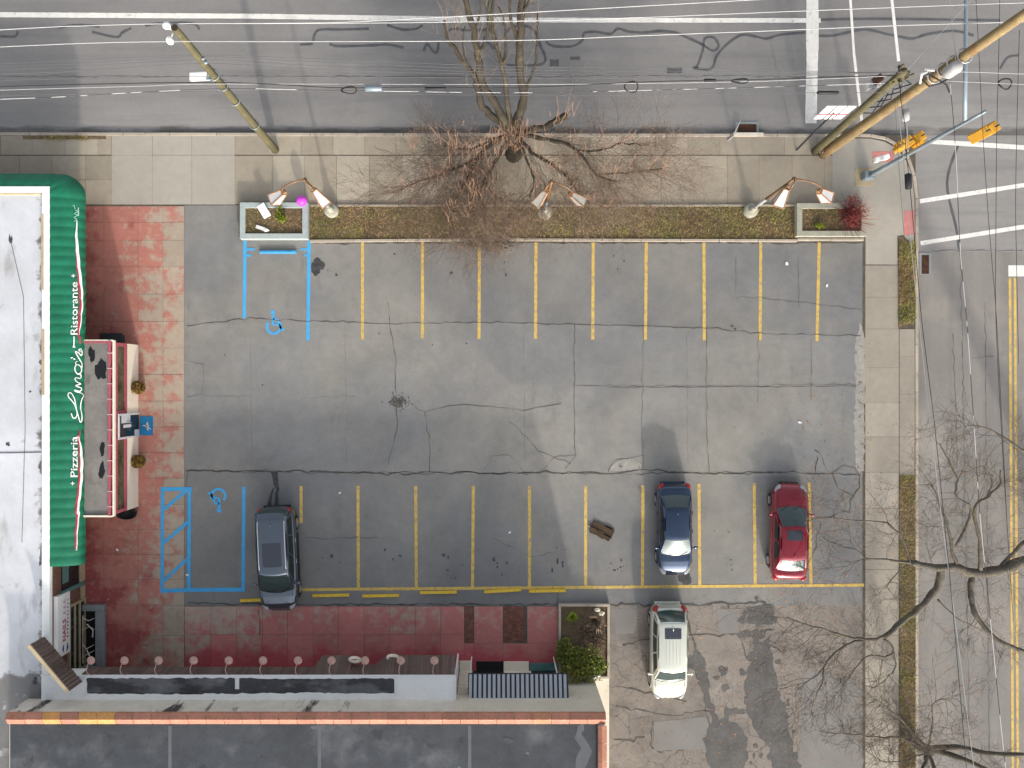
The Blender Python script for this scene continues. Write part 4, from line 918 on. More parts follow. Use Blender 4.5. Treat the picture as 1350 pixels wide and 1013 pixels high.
            q = MB(); ring(q, [(.02,.11),(r_*.2,.12),(r_*.6,.10),(r_*.65,.126)]); q.build('rim', M['rim'], wo, smooth=True)
            q = MB(); pr = [(r_*1.06,.118),(r_*1.17,.122),(r_*1.17,.05)]
            q.grid(lambda u,v: (s*(xo+pr[int(v)][1]), yy+pr[int(v)][0]*math.cos(u), r_+pr[int(v)][0]*math.sin(u)), [math.pi*i/16 for i in range(17)], [0,1,2]); q.build('wheel_arch', M['plastic'] if extras.get('shade_trim') else paint, t, smooth=True)
        m = MB(); m.tube([(s*(hw*.995),y(.30),interp(prof,.5,2)-.10),(s*(hw*1.004),y(.34),interp(prof,.5,2)-.09)], .014, 5); m.tube([(s*(hw*1.0),y(.50),interp(prof,.5,2)-.10),(s*(hw*1.004),y(.54),interp(prof,.5,2)-.09)], .014, 5); m.build('door_handle', extras.get('handle', paint), t)
    m = MB(); m.box((-hw*.5,y(1)-.06,.32),(hw*.5,y(1)+.05,.50)); m.build('grille', M['plastic'], t, bevel=.03)
    m = MB(); m.box((-hw*.70,y(0)-.05,.28),(hw*.70,y(0)+.06,.40)); m.build('rear_bumper', M['plastic'] if extras.get('shade_trim') else paint, t, bevel=.03)
    # shut lines
    m = MB()
    for fl in extras.get('seams', (.175,)):
        m.tube([(u*hw*interp(prof,fl,1)*.9, y(fl), lerp(interp(prof,fl,3),interp(prof,fl,2)+.01,abs(u)**2)) for u in U], .008, 4)
    fh = extras.get('hood', (.80,.975))
    for s in (1,-1): m.tube([(s*hw*interp(prof,f,1)*.80, y(f), lerp(interp(prof,f,2),interp(prof,f,3),.58)+.004) for f in [fh[0]+(fh[1]-fh[0])*i/8 for i in range(9)]], .007, 4)
    m.build('panel_gap', M['plastic'], t)
    return t
M['carglass'] = mat('car window glass', (.05,.075,.075), .05, spec=.9, metal=.25)
M['sunglass'] = mat('sunroof glass', (.035,.04,.055), .06, spec=.8)
SED = [(0,.46,.50,.52),(.010,.64,.64,.68),(.028,.80,.86,.97),(.06,.905,.94,1.05),(.11,.96,.95,1.06),(.18,.99,.94,1.06),(.30,1,.92,.99),(.6,1,.90,.97),(.74,.99,.88,.97),(.84,.96,.83,.92),(.90,.90,.77,.84),(.945,.81,.70,.76),(.975,.68,.62,.67),(.992,.54,.54,.57),(1,.42,.48,.50)]
SUV = [(0,.56,.62,.64),(.010,.72,.78,.80),(.028,.86,.98,1.02),(.07,.95,1.03,1.07),(.14,.985,1.04,1.08),(.30,1,1.04,1.08),(.6,1,1.01,1.06),(.74,.99,.99,1.08),(.85,.965,.96,1.04),(.92,.90,.89,.97),(.96,.79,.80,.86),(.985,.64,.68,.73),(1,.46,.55,.58)]
navy = carpaint('navy metallic paint', (.022,.043,.09), .6, .22); red = carpaint('red metallic paint', (.24,.010,.024), .35, .25)
grey = carpaint('slate grey metallic paint', (.115,.14,.175), .75, .28); pearl = carpaint('silver white metallic paint', (.68,.69,.60), .5, .3)
car('blue_sedan', 'navy blue sedan with pale windshield parked alone near a round oil stain', 885,694.5, math.pi+.01, 4.58,1.76,1.45, navy, SED, (.10,.27,.565,.75,.86,.66,.90,.17),
    dict(rw0=.05, seams=(.10,), hood=(.77,.965)))
car('red_sedan', 'red sedan with glass sunroof parked under the bare branches', 1034,698, -.025, 4.80,1.86,1.46, red, SED, (.095,.26,.555,.745,.86,.66,.90,.19),
    dict(sunroof=(.60,.92,.62), rw0=.05, seams=(.09,), hood=(.77,.965)))
car('grey_suv', 'dark slate grey sport utility vehicle beside the blue marked stall', 371,733, math.pi+math.radians(2.6), 5.15,1.97,1.70, grey, SUV, (.02,.085,.60,.775,.87,.71,1.02,.20),
    dict(sunroof=(.44,.86,.66), rails=1, rw0=.12, tall=1, seams=(), sw=((.06,.30),(.33,.60),(.63,.92)), wr=.37, shade_trim=1, spoiler=1, handle=M['chrome'], hood=(.80,.97), wheels=(.17,.81)))
car('white_suv', 'pearl white sport utility vehicle on the cracked lower asphalt', 877.5,853, math.pi, 4.70,1.86,1.70, pearl, SUV, (.055,.15,.63,.765,.87,.72,1.02,.16),
    dict(sunroof=(.10,.32,.60), rw0=.08, tall=1, seams=(), sw=((.06,.30),(.33,.60),(.63,.92)), wr=.36, ribs=1, hood=(.79,.97)))
# wheel stops
ws0 = None
for (x0,y0,x1,y1,lab) in ((317,792,341,791,'yellow wheel stop half under the grey vehicle'),(411,785.5,461,784.5,'yellow wheel stop just right of the grey vehicle'),(477,786,527,785,'yellow wheel stop set flush to the red walk, third from the left'),(553,781.5,603,780.5,'yellow wheel stop, fourth from the left above the red walk'),(637,780.5,688,777.5,'tilted yellow wheel stop touching the end line'),(696,779.5,747,778.5,'yellow wheel stop nearest the shrub bed'),(342,332.5,392,332.5,'bright blue wheel stop in the upper accessible stall')):
    c0 = W((x0+x1)/2,(y0+y1)/2,.006); a = -math.atan2(y1-y0,x1-x0); lw = 1.9
    if ws0 is None:
        c0 = W(341-25,792,.006); t = thing('wheel_stop', lab, 'wheel stop', c0, 'wheel stops at the stall ends', a, local=True); ws0 = t
        m = MB(); m.v = [(-lw/2,-.085,0),(lw/2,-.085,0),(lw/2,.085,0),(-lw/2,.085,0),(-lw/2+.04,-.055,.11),(lw/2-.04,-.055,.11),(lw/2-.04,.055,.11),(-lw/2+.04,.055,.11)]
        m.f = [(0,3,2,1),(4,5,6,7),(0,1,5,4),(1,2,6,5),(2,3,7,6),(3,0,4,7)]; m.build('block', M['yellow_stop'], t, bevel=.012)
        for sx in (-.6,.6): m = MB(); m.lathe((sx,0,.108), [(.018,0),(.018,.008)], 8); m.build('pin', M['drain'], t)
        t.location = W(341,791,.006)
    else:
        t = dup(ws0, c0, lab, a)
        if 'blue' in lab:
            t['group'] = 'blue wheel stops'
            for ch in t.children:
                if ch.name.startswith('block'): ch.data = ch.data.copy(); ch.data.materials[0] = M['blue_stop']
# ================================================================ PLANTERS, BALL, DEBRIS
def planter_box(lab, x0,y0,x1,y1,h,wd,m_, name='planter'):
    t = thing(name, lab, 'planter', W((x0+x1)/2,(y0+y1)/2))
    m = MB(); i = wd
    for q in ((x0,y0,x1,y0+i),(x0,y1-i,x1,y1),(x0,y0+i,x0+i,y1-i),(x1-i,y0+i,x1,y1-i)): m.box(W(q[0],q[1],0), W(q[2],q[3],h))
    m.build('wall', m_, t, bevel=.012); return t
planter_box('pale grey rectangular planter with rubbish and a green plant beside the blue stall', 319.5,269.5,408,317,.42,7,M['planter'])
planter_box('stained grey planter holding the dark red bush at the street corner', 1046.5,270.5,1137.5,313.5,.42,7,M['planter_old'])
pb = planter_box('low concrete shrub bed at the end of the red walk', 736,795,803,893,.24,3.2,M['kerb'], 'shrub_bed')
def bush(name, lab, x, y, z, parts, stems=0):
    b0 = W(x,y,z); t = thing(name, lab, 'bush', b0)
    for (nm, ml, n, dx, dy, dz, rx, ry, rz, s) in parts:
        m = MB(); k_ = max(3, n//260)
        for i in range(k_):
            a = R.uniform(0,6.28); q = R.uniform(.1,.75); leafball(m, b0+Vector((dx+math.cos(a)*rx*q, dy+math.sin(a)*ry*q, dz+R.uniform(-.2,.35)*rz)), rx*.48,ry*.48,rz*.5, n//k_, s, .2)
        m.build(nm, M[ml], t)
    m = MB()
    for i in range(stems or 6): a = R.uniform(0,6.28); m.tube([b0, b0+Vector((math.cos(a)*.12,math.sin(a)*.12,parts[0][5]*.6)), b0+Vector((math.cos(a)*.35,math.sin(a)*.35,parts[0][5]))], [.03,.02,.01], 5)
    m.build('stem', M['twig'], t); return t
bush('evergreen_bush', 'dense dark green shrub spilling over the low bed beside the corrugated canopy', 764,868,.08, [('foliage','leaf_green',5200,0,0,.75,1.25,.95,.75,.055),('lower_foliage','leaf_green',1700,-.75,.55,.55,.55,.75,.5,.05),('bright_foliage','leaf_lime',650,.85,-.1,.6,.5,.55,.4,.05)])
bush('dry_shrub', 'brown dried shrub of bare stalks in the low bed', 772,832,.08, [('foliage','leaf_dry',1500,.1,-.1,.3,1.0,1.0,.3,.05)])
def tuft(name, lab, x, y, z, r, n, ml):
    b0 = W(x,y,z); m = MB()
    for _ in range(n):
        a = R.uniform(0,6.28); l = r*R.uniform(.5,1.1); s_ = Vector((-math.sin(a),math.cos(a),0))*.022; u = Vector((math.cos(a),math.sin(a),0))
        m.add([b0+s_,b0-s_,b0+u*l*.55-s_+Vector((0,0,r*.75)),b0+u*l*.55+s_+Vector((0,0,r*.75)),b0+u*l+Vector((0,0,r*.45))], [(0,1,2,3),(3,2,4)])
    return single(m, name, M[ml], lab, 'plant', b0)
tuft('spiky_plant', 'small yellow green spiky plant in the low bed', 754,812,.08,.38,60,'leaf_lime')
tuft('withered_plant', 'grey radiating withered stalks beside the pale stones in the bed', 783,816,.08,.75,46,'leaf_dry')
for x, y, lab in ((787,803,'larger pale stone in the corner of the shrub bed'),(793,808,'smaller pale stone below the other in the shrub bed')):
    m = MB(); m.ell(W(x,y,.14), .15,.12,.07, 8,5,.25); single(m, 'pale_stone', M['cream'], lab, 'stone', W(x,y,.08), 'pale stones')
bush('red_barberry_bush', 'wide dark red twiggy bush in the corner planter', 1113,287,.3, [('foliage','leaf_red',1500,0,0,.55,.95,.9,.5,.04)], 14)
rb = [o for o in COL.objects if o.name.startswith('red_barberry')][0]
m = MB(); b0 = W(1113,287,.3)
for _ in range(120):
    a = R.uniform(0,6.28); l = R.uniform(.6,1.35); e_ = R.uniform(.2,.9); m.tube([b0, b0+Vector((math.cos(a)*l*.5,math.sin(a)*l*.5,.6*e_)), b0+Vector((math.cos(a+.15)*l,math.sin(a+.15)*l,1.0*e_))], [.014,.010,.005], 3)
m.build('twigs', M['leaf_red'], rb)
bush('small_green_shrub', 'small green shrub beside the red bush in the corner planter', 1072,299,.3, [('foliage','leaf_lime',420,0,0,.15,.45,.3,.18,.035)])
bush('green_plant', 'bushy green plant in the middle of the pale planter', 374,285,.3, [('foliage','leaf_lime',650,0,-.1,.25,.42,.5,.25,.045),('dark_foliage','leaf_green',240,-.05,.15,.35,.2,.25,.2,.045)])
m = MB(); m.ell(W(402,269,.42+.26), .27,.27,.27, 24,16); single(m, 'magenta_ball', M['magenta'], 'shiny magenta ball resting on the planter corner', 'ball', W(402,269,.42), smooth=True)
m = MB(); c0 = P(348,278,.55); m.obox(c0, Vector((.16,.09,0)), Vector((-.15,.28,.12)), Vector((0,-.03,.012))); single(m, 'white_card', M['white'], 'white card propped at the rim of the pale planter', 'card', c0-Vector((0,0,.2)))
m = MB(); c0 = W(350,304,.34); m.obox(c0+Vector((-.12,.05,0)), (.26,-.09,.02),(.03,.08,.0),(0,0,.03)); m.ell(c0+Vector((.14,-.06,.02)), .16,.1,.05,9,6,.15); single(m, 'rubbish_bag', M['litter'], 'crumpled white rubbish bag lying in the pale planter', 'rubbish', c0)
b0 = W(793,700,.005); m = MB(); c_, s_ = math.cos(-.45), math.sin(-.45); pts = []
for (x,y) in ((-.56,.30),(-.2,.33),(.2,.30),(.58,.32),(.6,0),(.54,-.34),(.3,-.30),(.2,-.36),(-.15,-.31),(-.5,-.34),(-.6,-.05)): pts.append((b0.x+x*c_-y*s_, b0.y+x*s_+y*c_))
m.prism(pts, .007,.06); 
for i in range(7): m.obox(b0+Vector((R.uniform(-.4,.4),R.uniform(-.3,.3),.06)), Vector((c_,s_,0))*R.uniform(.1,.3), Vector((-s_,c_,0))*.03, Vector((0,0,.015)))
single(m, 'rotten_board', M['scrap'], 'rotten dark brown board lying on a yellow stall line', 'board', b0)
for i, (x,y,r_,lab) in enumerate(((1054,557,.11,'round white paper plate on the open asphalt of the lot'),(777,693,.06,'small white scrap touching the rotten board'),(672,702,.07,'white scrap alone in a middle lower stall'),(1037,348,.09,'white torn paper in an upper right stall'),(1090,377,.08,'thin white wrapper by the last upper yellow line'),(448,650,.06,'white scrap in the stall right of the grey vehicle'),(247,758,.08,'white scrap on the blue hatched edge'),(155,725,.08,'white scrap on the red pavement below the porch'))):
    m = MB(); blob(m, x,y, r_*S, r_*S*R.uniform(.5,.9), .018, 9, .35, R.uniform(0,3)); m.v = [(a,b,c_+R.uniform(0,.02)) for a,b,c_ in m.v]; single(m, 'litter', M['litter'], lab, 'litter', W(x,y,0), 'scraps of litter')
# ================================================================ STREET LAMPS
def street_lamp(lab, base, apex, arms, white_stub, shade='milk', frame='copper', k_s=.95):
    b0 = W(*base,0); t = thing('street_lamp', lab, 'street lamp', b0, 'twin arm lamps along the grass bed'); HA = 6.0
    top = P(*apex, HA); up = lambda f: b0.lerp(top, f)
    m = MB(); m.lathe(b0, [(.36,.0),(.36,.30),(.30,.36),(.16,.40),(.14,.8),(.10,.85)], 20); m.build('pedestal', M['planter_old'], t, smooth=False)
    m = MB(); m.tube([up(.12),up(.42)], [.085,.075], 10); m.build('lower_post', M['wire_white'] if white_stub else M['galv'], t, smooth=True)
    m = MB(); m.tube([up(.42),up(.7),up(1.0)], [.075,.065,.055], 10); m.ell(top, .10,.10,.10, 10,8); m.build('post', M['bronze'], t, smooth=True)
    for (lx, ly) in arms:
        e0 = P(lx, ly, 5.0); d = Vector((e0.x-top.x, e0.y-top.y, 0)); l = d.length; d.normalize()
        a1 = top+d*l*.35+Vector((0,0,.18)); a2 = top+d*l*.72+Vector((0,0,-.15)); ax = (d*.75+Vector((0,0,-.66))).normalized(); s0 = e0-ax*.5
        m = MB(); m.tube([top, top+d*l*.15+Vector((0,0,.14)), a1, top+d*l*.55+Vector((0,0,.10)), a2, s0], .035, 8); arm = m.build('arm', M['bronze'], t, smooth=True)
        x_ = d.cross(Vector((0,0,1))).normalized(); y_2 = ax.cross(x_).normalized()
        a_, b_2 = .12*k_s, .25*k_s; c1, c2 = s0, e0+ax*.32
        q = lambda c_, r_, i: c_+x_*(r_ if i in (1,2) else -r_)+y_2*(r_ if i in (2,3) else -r_)
        m = MB(); A = [q(c1,a_,i) for i in range(4)]; B = [q(c2,b_2,i) for i in range(4)]
        m.add(A+B, [(0,1,5,4),(1,2,6,5),(2,3,7,6),(3,0,4,7)]); sh_ = m.build('lamp_shade', M[shade], t)
        m = MB()
        for i in range(4): m.tube([A[i],B[i]], .028, 5); m.tube([B[i],B[(i+1)%4]], .032, 5); m.tube([A[i],A[(i+1)%4]], .028, 5)
        m.add([p+ax*.01 for p in A]+[p+ax*.42 for p in A], [(0,1,5,4)])
        m.add([q(c1-ax*.16,.05,i) for i in range(4)]+A, [(3,2,1,0),(0,1,5,4),(1,2,6,5),(2,3,7,6),(3,0,4,7)])
        m.build('frame', M[frame], sh_, off=t['_o'])
    return t
street_lamp('bronze twin lamp over the pale planter with the magenta ball', (438,279), (402,237), ((366,260),(423,262)), 1)
street_lamp('bronze twin lamp behind the drooping tree twigs', (718,281), (727,240), ((712,263),(762,263)), 0, 'grey_shade','bronze',.8)
street_lamp('bronze twin lamp over the corner planter with the red bush', (988,279), (1047,236), ((1087,258),(1030,262)), 1)
# ================================================================ POLES AND SIGNALS
def bolt(mb, c, r=.05, h=.1): mb.lathe(c, [(r*.6,0),(r,h*.3),(r,h*.7),(r*.5,h)], 8)
HP = 12.4
b0 = W(363,198,-.02); tp = P(230,37,HP); t = thing('utility_pole', 'mossy wooden utility pole with white lamp head above the left planter', 'utility pole', b0, 'wooden utility poles')
m = MB(); m.tube([b0.lerp(tp,i/8) for i in range(9)], [.20-.008*i for i in range(9)], 12); m.build('pole', M['wood_pole'], t, smooth=True)
m = MB(); m.lathe(tp+Vector((0,0,-.02)), [(.11,.0),(.11,.025)], 12); m.build('pole_cap', M['bark'], t)
m = MB(); c1 = P(220,34,12.3); m.tube([tp+Vector((0,0,-.5)), tp.lerp(c1,.6)+Vector((0,0,-.2)), c1], .06, 8); m.ell(c1, .16,.14,.14, 10,7); m.ell(P(224,54,12.0), .13,.13,.2, 10,7); m.tube([P(224,54,12.0),P(228,44,12.0)], .03,6); m.build('insulator', M['white'], t, smooth=True)
ar0 = P(281,104,8.6); hd = P(263,102,8.6); m = MB(); m.tube([P(285,98,8.7), ar0, P(272,105,8.6)], .035, 6); la = m.build('lamp_arm', M['galv'], t, smooth=True)
m = MB(); m.obox(P(264,101,8.5), (.42,.02,0),(0,.17,0),(0,0,.09)); m.build('lamp_head', M['white'], la, bevel=.05, off=t['_o'])
m = MB()
for q in ((262,72),(265,74),(268,78),(271,83)): m.ell(P(*q,10.2), .09,.06,.06, 8,6)
for f in (.28,.5,.62,.7): m.tube([b0.lerp(tp,f)+Vector((.24*math.cos(a),.24*math.sin(a),0)) for a in [i*.5236 for i in range(13)]], .02, 5)
m.build('bracket', M['galv'], t)
b0 = W(1085,203,-.02); tp = P(1378,0,15.4); t = thing('utility_pole', 'tall yellow wooden pole leaning out to the top right corner', 'utility pole', b0, 'wooden utility poles')
m = MB(); m.tube([b0.lerp(tp,i/10) for i in range(11)], [.27-.011*i for i in range(11)], 14); m.build('pole', M['wood_new'], t, smooth=True)
tc = P(1256,92,11.3); 
m = MB(); m.lathe(tc+Vector((0,.0,-.35)), [(.2,0),(.23,.05),(.23,.6),(.19,.68)], 14); m.build('transformer', M['wire_white'], t, smooth=True)
for f in (.62,.66,.70,.74): 
    m = MB(); c_ = b0.lerp(tp,f); m.tube([c_+Vector((.27*math.cos(a),.27*math.sin(a),.02)) for a in [i*.5236 for i in range(13)]], .03, 5)
    m.build('band', M['wire_white'], t)
m = MB(); 
for q in (((1222,95,11),(1213,98,11)),((1232,93,11),(1218,92,11)),((1215,98,10.6),(1213,110,10.2))): m.tube([P(*q[0]),P(*q[1])], .05, 6)
m.build('insulator', M['wire_white'], t)
m = MB(); pts_ = [P(1252,103,10.6),P(1240,110,10.6),P(1225,114,10.4),P(1215,105,10.4),P(1222,97,10.4),P(1235,104,10.4),P(1248,112,10.3),P(1252,122,10.2)]; m.tube(pts_, .035, 5); m.build('cable_loop', M['wire_black'], t)
b0 = W(1074,200,-.02); tp = P(1192,94,9.6); t = thing('utility_pole', 'shorter greenish wooden pole with red box beside the yellow pole', 'utility pole', b0, 'wooden utility poles')
m = MB(); m.tube([b0.lerp(tp,i/6) for i in range(7)], [.20-.008*i for i in range(7)], 12); m.build('pole', M['wood_pole'], t, smooth=True)
c_ = P(1150,112,7.0); m = MB(); m.obox(c_, (.30,.10,0),(-.06,.16,0),(0,0,.14)); m.build('box', M['wire_white'], t, bevel=.04)
m = MB(); m.obox(P(1157,105,7.2), (.16,.1,0),(-.08,.13,0),(0,0,.14)); m.build('red_box', M['drain'], t, bevel=.04)
m = MB()
for i in range(12):
    a = R.uniform(0,6.28); q = R.uniform(.1,.35); c_ = tp+Vector((math.cos(a)*q,math.sin(a)*q,R.uniform(-.8,.1))); m.tube([tp+Vector((0,0,R.uniform(-.9,0))), c_], .03, 5); m.ell(c_, .07,.07,.08, 7,5)
m.build('insulator', M['wood_pole'], t)
m = MB(); 
for k_ in range(5): m.tube([b0.lerp(tp,.55+.08*k_)+Vector((.2,-.05*k_,0)), b0.lerp(tp,.62+.08*k_)+Vector((.3+.05*k_,-.3,.1)), b0.lerp(tp,.75+.05*k_)+Vector((.25,-.1,0))], .025, 5)
m.build('cable_loop', M['wire_black'], t)
bush('ivy_clump', 'dark clump of vines wrapped between the two wooden pole feet', 1079,201,0, [('foliage','leaf_dry',300,0,.1,.5,.4,.35,.6,.05),('dark_foliage','twig_dark',260,0,.05,.4,.38,.3,.5,.05)])
# sign board on post
b0 = W(1050,198,.01); t = thing('street_sign', 'white three panel board on a thin dark post by the stop line', 'sign', b0)
tp = P(1100,148,5.0); m = MB(); m.tube([b0, tp], .05, 8); m.build('post', M['steel_dark'], t)
A, B, C_, D = P(1072,157,4.25), P(1109,157,4.25), P(1131,140,5.65), P(1090,140,5.65)
for k_ in range(3):
    u0, u1 = k_/3+.015, (k_+1)/3-.015; q = [A.lerp(B,u0),A.lerp(B,u1),D.lerp(C_,u1),D.lerp(C_,u0)]; nn = (q[1]-q[0]).cross(q[3]-q[0]).normalized()*.012
    m = MB(); m.add([p+nn for p in q]+[p-nn for p in q], [(0,1,2,3),(7,6,5,4),(0,4,5,1),(1,5,6,2),(2,6,7,3),(3,7,4,0)]); m.build('panel', M['white'], t)
m = MB(); nn = Vector((0,-.04,0)); m.tube([A.lerp(D,.42)+nn,B.lerp(C_,.42)+nn], .025, 5); m.build('cross_bar', M['maroon'], t)
m = MB()
for u in (1/3,2/3): m.tube([A.lerp(B,u)+nn*.5,D.lerp(C_,u)+nn*.5], .022, 5)
m.build('divider', M['steel_dark'], t)
# traffic signal mast
b0 = W(1142,234,.013); tp = P(1299,147,9.4); t = thing('traffic_signal_mast', 'blue grey steel signal mast with long arm reaching over the main road', 'traffic signal', b0)
m = MB(); m.box(W(1127,222,.012), W(1152,246,.03)); m.build('footing', M['tan'], t, bevel=.01)
m = MB(); m.box(b0+Vector((-.3,-.2,.02)), b0+Vector((.22,.22,.5))); m.build('base', M['galv'], t, bevel=.05)
m = MB(); m.tube([b0.lerp(tp,i/6) for i in range(7)], [.125-.011*i for i in range(7)], 12); m.build('pole', M['galv'], t, smooth=True)
m = MB(); m.tube([P(1272,162,7.8),P(1273,80,8.2),P(1274,-40,8.4),P(1276,-160,8.4)], [.09,.08,.065,.05], 10); m.build('mast_arm', M['galv'], t, smooth=True)
m = MB(); m.obox(P(1162,209,1.6), (.34,.1,0),(-.03,.12,0),(0,0,.16)); m.build('cabinet', M['white'], t, bevel=.05)
def signal_head(lab, px, py, z, rot, n=1):
    c_ = P(px,py,z); t = thing('signal_head', lab, 'traffic light', c_, 'yellow traffic light heads')
    ux = Vector((math.cos(rot),math.sin(rot),0)); uy = Vector((-math.sin(rot),math.cos(rot),0))
    m = MB(); m.obox(c_, ux*.22, uy*.20, Vector((0,0,.46))); m.build('housing', M['signal'], t, bevel=.03)
    for k_, q in enumerate((.33,0,-.33)):
        o_ = c_+Vector((0,0,q*.9))-uy*.20; vv = MB()
        for i in range(9):
            a = math.radians(-20+i*27.5)
        vv.grid(lambda u,v: o_+ux*(.13*math.cos(u))+Vector((0,0,.13*math.sin(u)))-uy*(.01+.26*v), [math.radians(-20+i*27.5) for i in range(9)], [0,1])
        vi = vv.build('visor', M['signal'], t, smooth=True)
        l_ = MB(); l_.lathe((0,0,0), [(.10,0),(.08,.03),(.02,.045)], 14); l_.v = [tuple(o_+ux*p[0]+Vector((0,0,p[1]))-uy*p[2]) for p in l_.v]; l_.build('lens', M['tail'] if k_==0 else M['dark'], vi, smooth=True, off=t['_o'])
    m = MB(); m.tube([c_+Vector((0,0,.5)),c_+Vector((0,0,.72))], .04, 6); m.build('hanger', M['steel_dark'], t)
for a in (('yellow signal head on the mast side, nearer the corner pavement',1192,190,4.4,-.9),('yellow signal head on the mast side, nearer the road',1207,184,4.4,.6),('yellow signal head hanging alone out over the junction',1291,178,5.6,2.2),('yellow signal head fixed back to back over the junction',1303,172,5.6,-.9)): signal_head(*a)
# ================================================================ WIRES
def catm(p, n=6):
    out = []
    for i in range(len(p)-1):
        a, b, c_, d = p[max(i-1,0)], p[i], p[i+1], p[min(i+2,len(p)-1)]
        for k_ in range(n): t = k_/n; out.append(.5*(2*b+(c_-a)*t+(2*a-5*b+4*c_-d)*t*t+(3*b-a-3*c_+d)*t**3))
    return out+[p[-1]]
def wire(lab, pts, z, r, ml, group=None, extra=None):
    p = catm([P(q[0],q[1],q[2] if len(q) > 2 else z) for q in pts]); c_ = p[len(p)//2]; m = MB(); m.tube(p, r*.52, 5)
    return single(m, 'overhead_wire', M[ml], lab, 'wire', c_, group or 'overhead wires', smooth=True)
TW = 'wires over the main road'; SW = 'wires along the side road'
wire('bright white wire tied to the left pole top that drifts up to the top edge', [(-500,70),(0,39.5),(120,34),(222,31.5),(430,30),(560,24),(680,17.5),(1010,-1),(1400,-22)], 12.3, .032, 'wire_white', TW)
wire('bright white wire crossing the left pole below its cap and falling to the yellow pole', [(-500,85),(0,62),(120,57),(225,55),(420,55),(680,53.5),(850,47),(1010,41),(1180,34),(1345,29),(1600,20)], 11.9, .03, 'wire_white', TW)
wire('thin white wire just under the long white road line', [(235,31),(430,31),(680,28),(850,23),(1010,16.5),(1180,10),(1345,4),(1600,-4)], 12.2, .028, 'wire_white', TW)
for i, (a, b, c_, d, e_) in enumerate(((85,73,76,88,95),(89,75,80,92,96),(93,79,85,96,97),(99,84,90,99,99))):
    wire('thin dark wire in the loose bundle clamped to the left pole side', [(-500,a+18),(0,a-1),(120,a-6),(264+2*i,b),(420,c_+2),(680,d),(900,d+2),(1100,e_),(1190,95)], 10.2, .017, 'wire_grey', 'bundle of thin dark wires')
wire('grey cable passing behind the white lamp head', [(-500,122),(0,106),(180,103),(290,101),(680,103),(860,103.5),(1010,100),(1185,96)], 9.0, .017, 'wire_grey', TW)
wire('thick black cable with splice case hung over the main road', [(-500,128),(0,114.5),(180,110),(290,109),(372,112),(450,116),(560,115),(680,116),(860,108),(1010,105),(1185,99)], 8.6, .035, 'wire_black', TW)
wire('white strand just under the thick black cable', [(-500,134),(0,119),(180,114),(290,111),(680,111.5),(860,110),(1010,107),(1185,100)], 8.5, .022, 'wire_white', TW)
wire('lowest pale cable over the main road, thickened near the poles', [(-500,140),(0,126.5),(180,123),(300,121),(680,126),(860,125),(1010,123),(1172,122)], 8.1, .018, 'wire_grey', TW)
wire('dashed looking lashed cable second from lowest over the main road', [(-500,143),(0,131),(180,122),(300,117),(420,119),(680,122.5),(860,119),(1010,115),(1172,110)], 8.3, .018, 'wire_mixed', TW)
wire('black cable hugging the corner pole then the kerb of the side road', [(1191,98),(1187,125),(1193,165),(1194,195),(1200,250),(1207,330),(1216,430),(1232,560),(1250,740),(1262,870),(1278,1060)], 8.6, .026, 'wire_black', SW)
wire('white wire running beside the grass strip down the side road', [(1183,135),(1190,200),(1199,300),(1212,430),(1236,640),(1262,840),(1290,1060)], 8.4, .024, 'wire_white', SW)
wire('thin black wire just left of the white one along the grass strip', [(1180,130),(1184,205),(1192,310),(1204,430)], 8.2, .014, 'wire_grey', SW)
wire('black and silver twisted wire from the yellow pole down the side road', [(1252,105),(1257,160),(1261,220),(1266,330),(1275,430),(1284,560),(1292,680),(1306,820),(1322,980),(1332,1060)], 9.4, .024, 'wire_mixed', SW)
wire('black wire crossing the mast arm and running down to the yellow line', [(1285,-30),(1290,60),(1296,180),(1304,300),(1313,410),(1320,540),(1328,700)], 9.6, .02, 'wire_black', SW)
wire('black wire crossing the crosswalk near the double yellow line', [(1318,-10),(1317,60),(1314,180),(1313,300),(1313,420),(1322,600),(1336,820)], 9.8, .02, 'wire_black', SW)
wire('black wire nearest the right edge of the crosswalk', [(1344,40),(1341,150),(1339,260),(1340,340),(1343,480)], 9.8, .02, 'wire_black', SW)
wire('pale wire dropping from the top edge to the white transformer', [(1250,-20),(1254,20),(1258,55),(1260,78)], 11.2, .02, 'wire_white', SW)
wire('pale stay wire slanting from the short pole top to the top edge', [(1195,94),(1235,50),(1272,10),(1290,-10)], 9.6, .014, 'wire_white', SW)
wire('white wire running level from the transformer to the right edge', [(1262,95),(1300,96),(1360,98),(1500,100)], 10.9, .02, 'wire_white', TW)
wire('white wire running level below the cable coil to the right edge', [(1246,107),(1290,109),(1360,112),(1500,116)], 10.3, .018, 'wire_white', TW)
wire('thick grey conduit wire standing beside the short pole down to the white box', [(1190,108),(1193,140),(1196,175),(1197,200)], 6.5, .045, 'wire_white', SW)
def loop(lab, px, py, z, rx, rz, r=.03):
    c_ = P(px,py,z); m = MB(); m.tube([c_+Vector((rx*math.cos(a), rz*math.sin(a), .06*math.sin(2*a))) for a in [i*.33 for i in range(20)]], r, 5); single(m, 'cable_coil', M['wire_black'], lab, 'cable coil', c_, 'cable coils')
loop('oval black cable coil left of the grey splice case', 460,119,8.6, .30,.14); loop('round black cable coil over the middle of the main road', 832,115,8.5,.27,.22,.026); loop('flat black cable coil above the storm drain',975,107,8.5,.34,.08); loop('round black cable coil beside the yellow pole, near the right edge',1325,111,10.2,.24,.2)
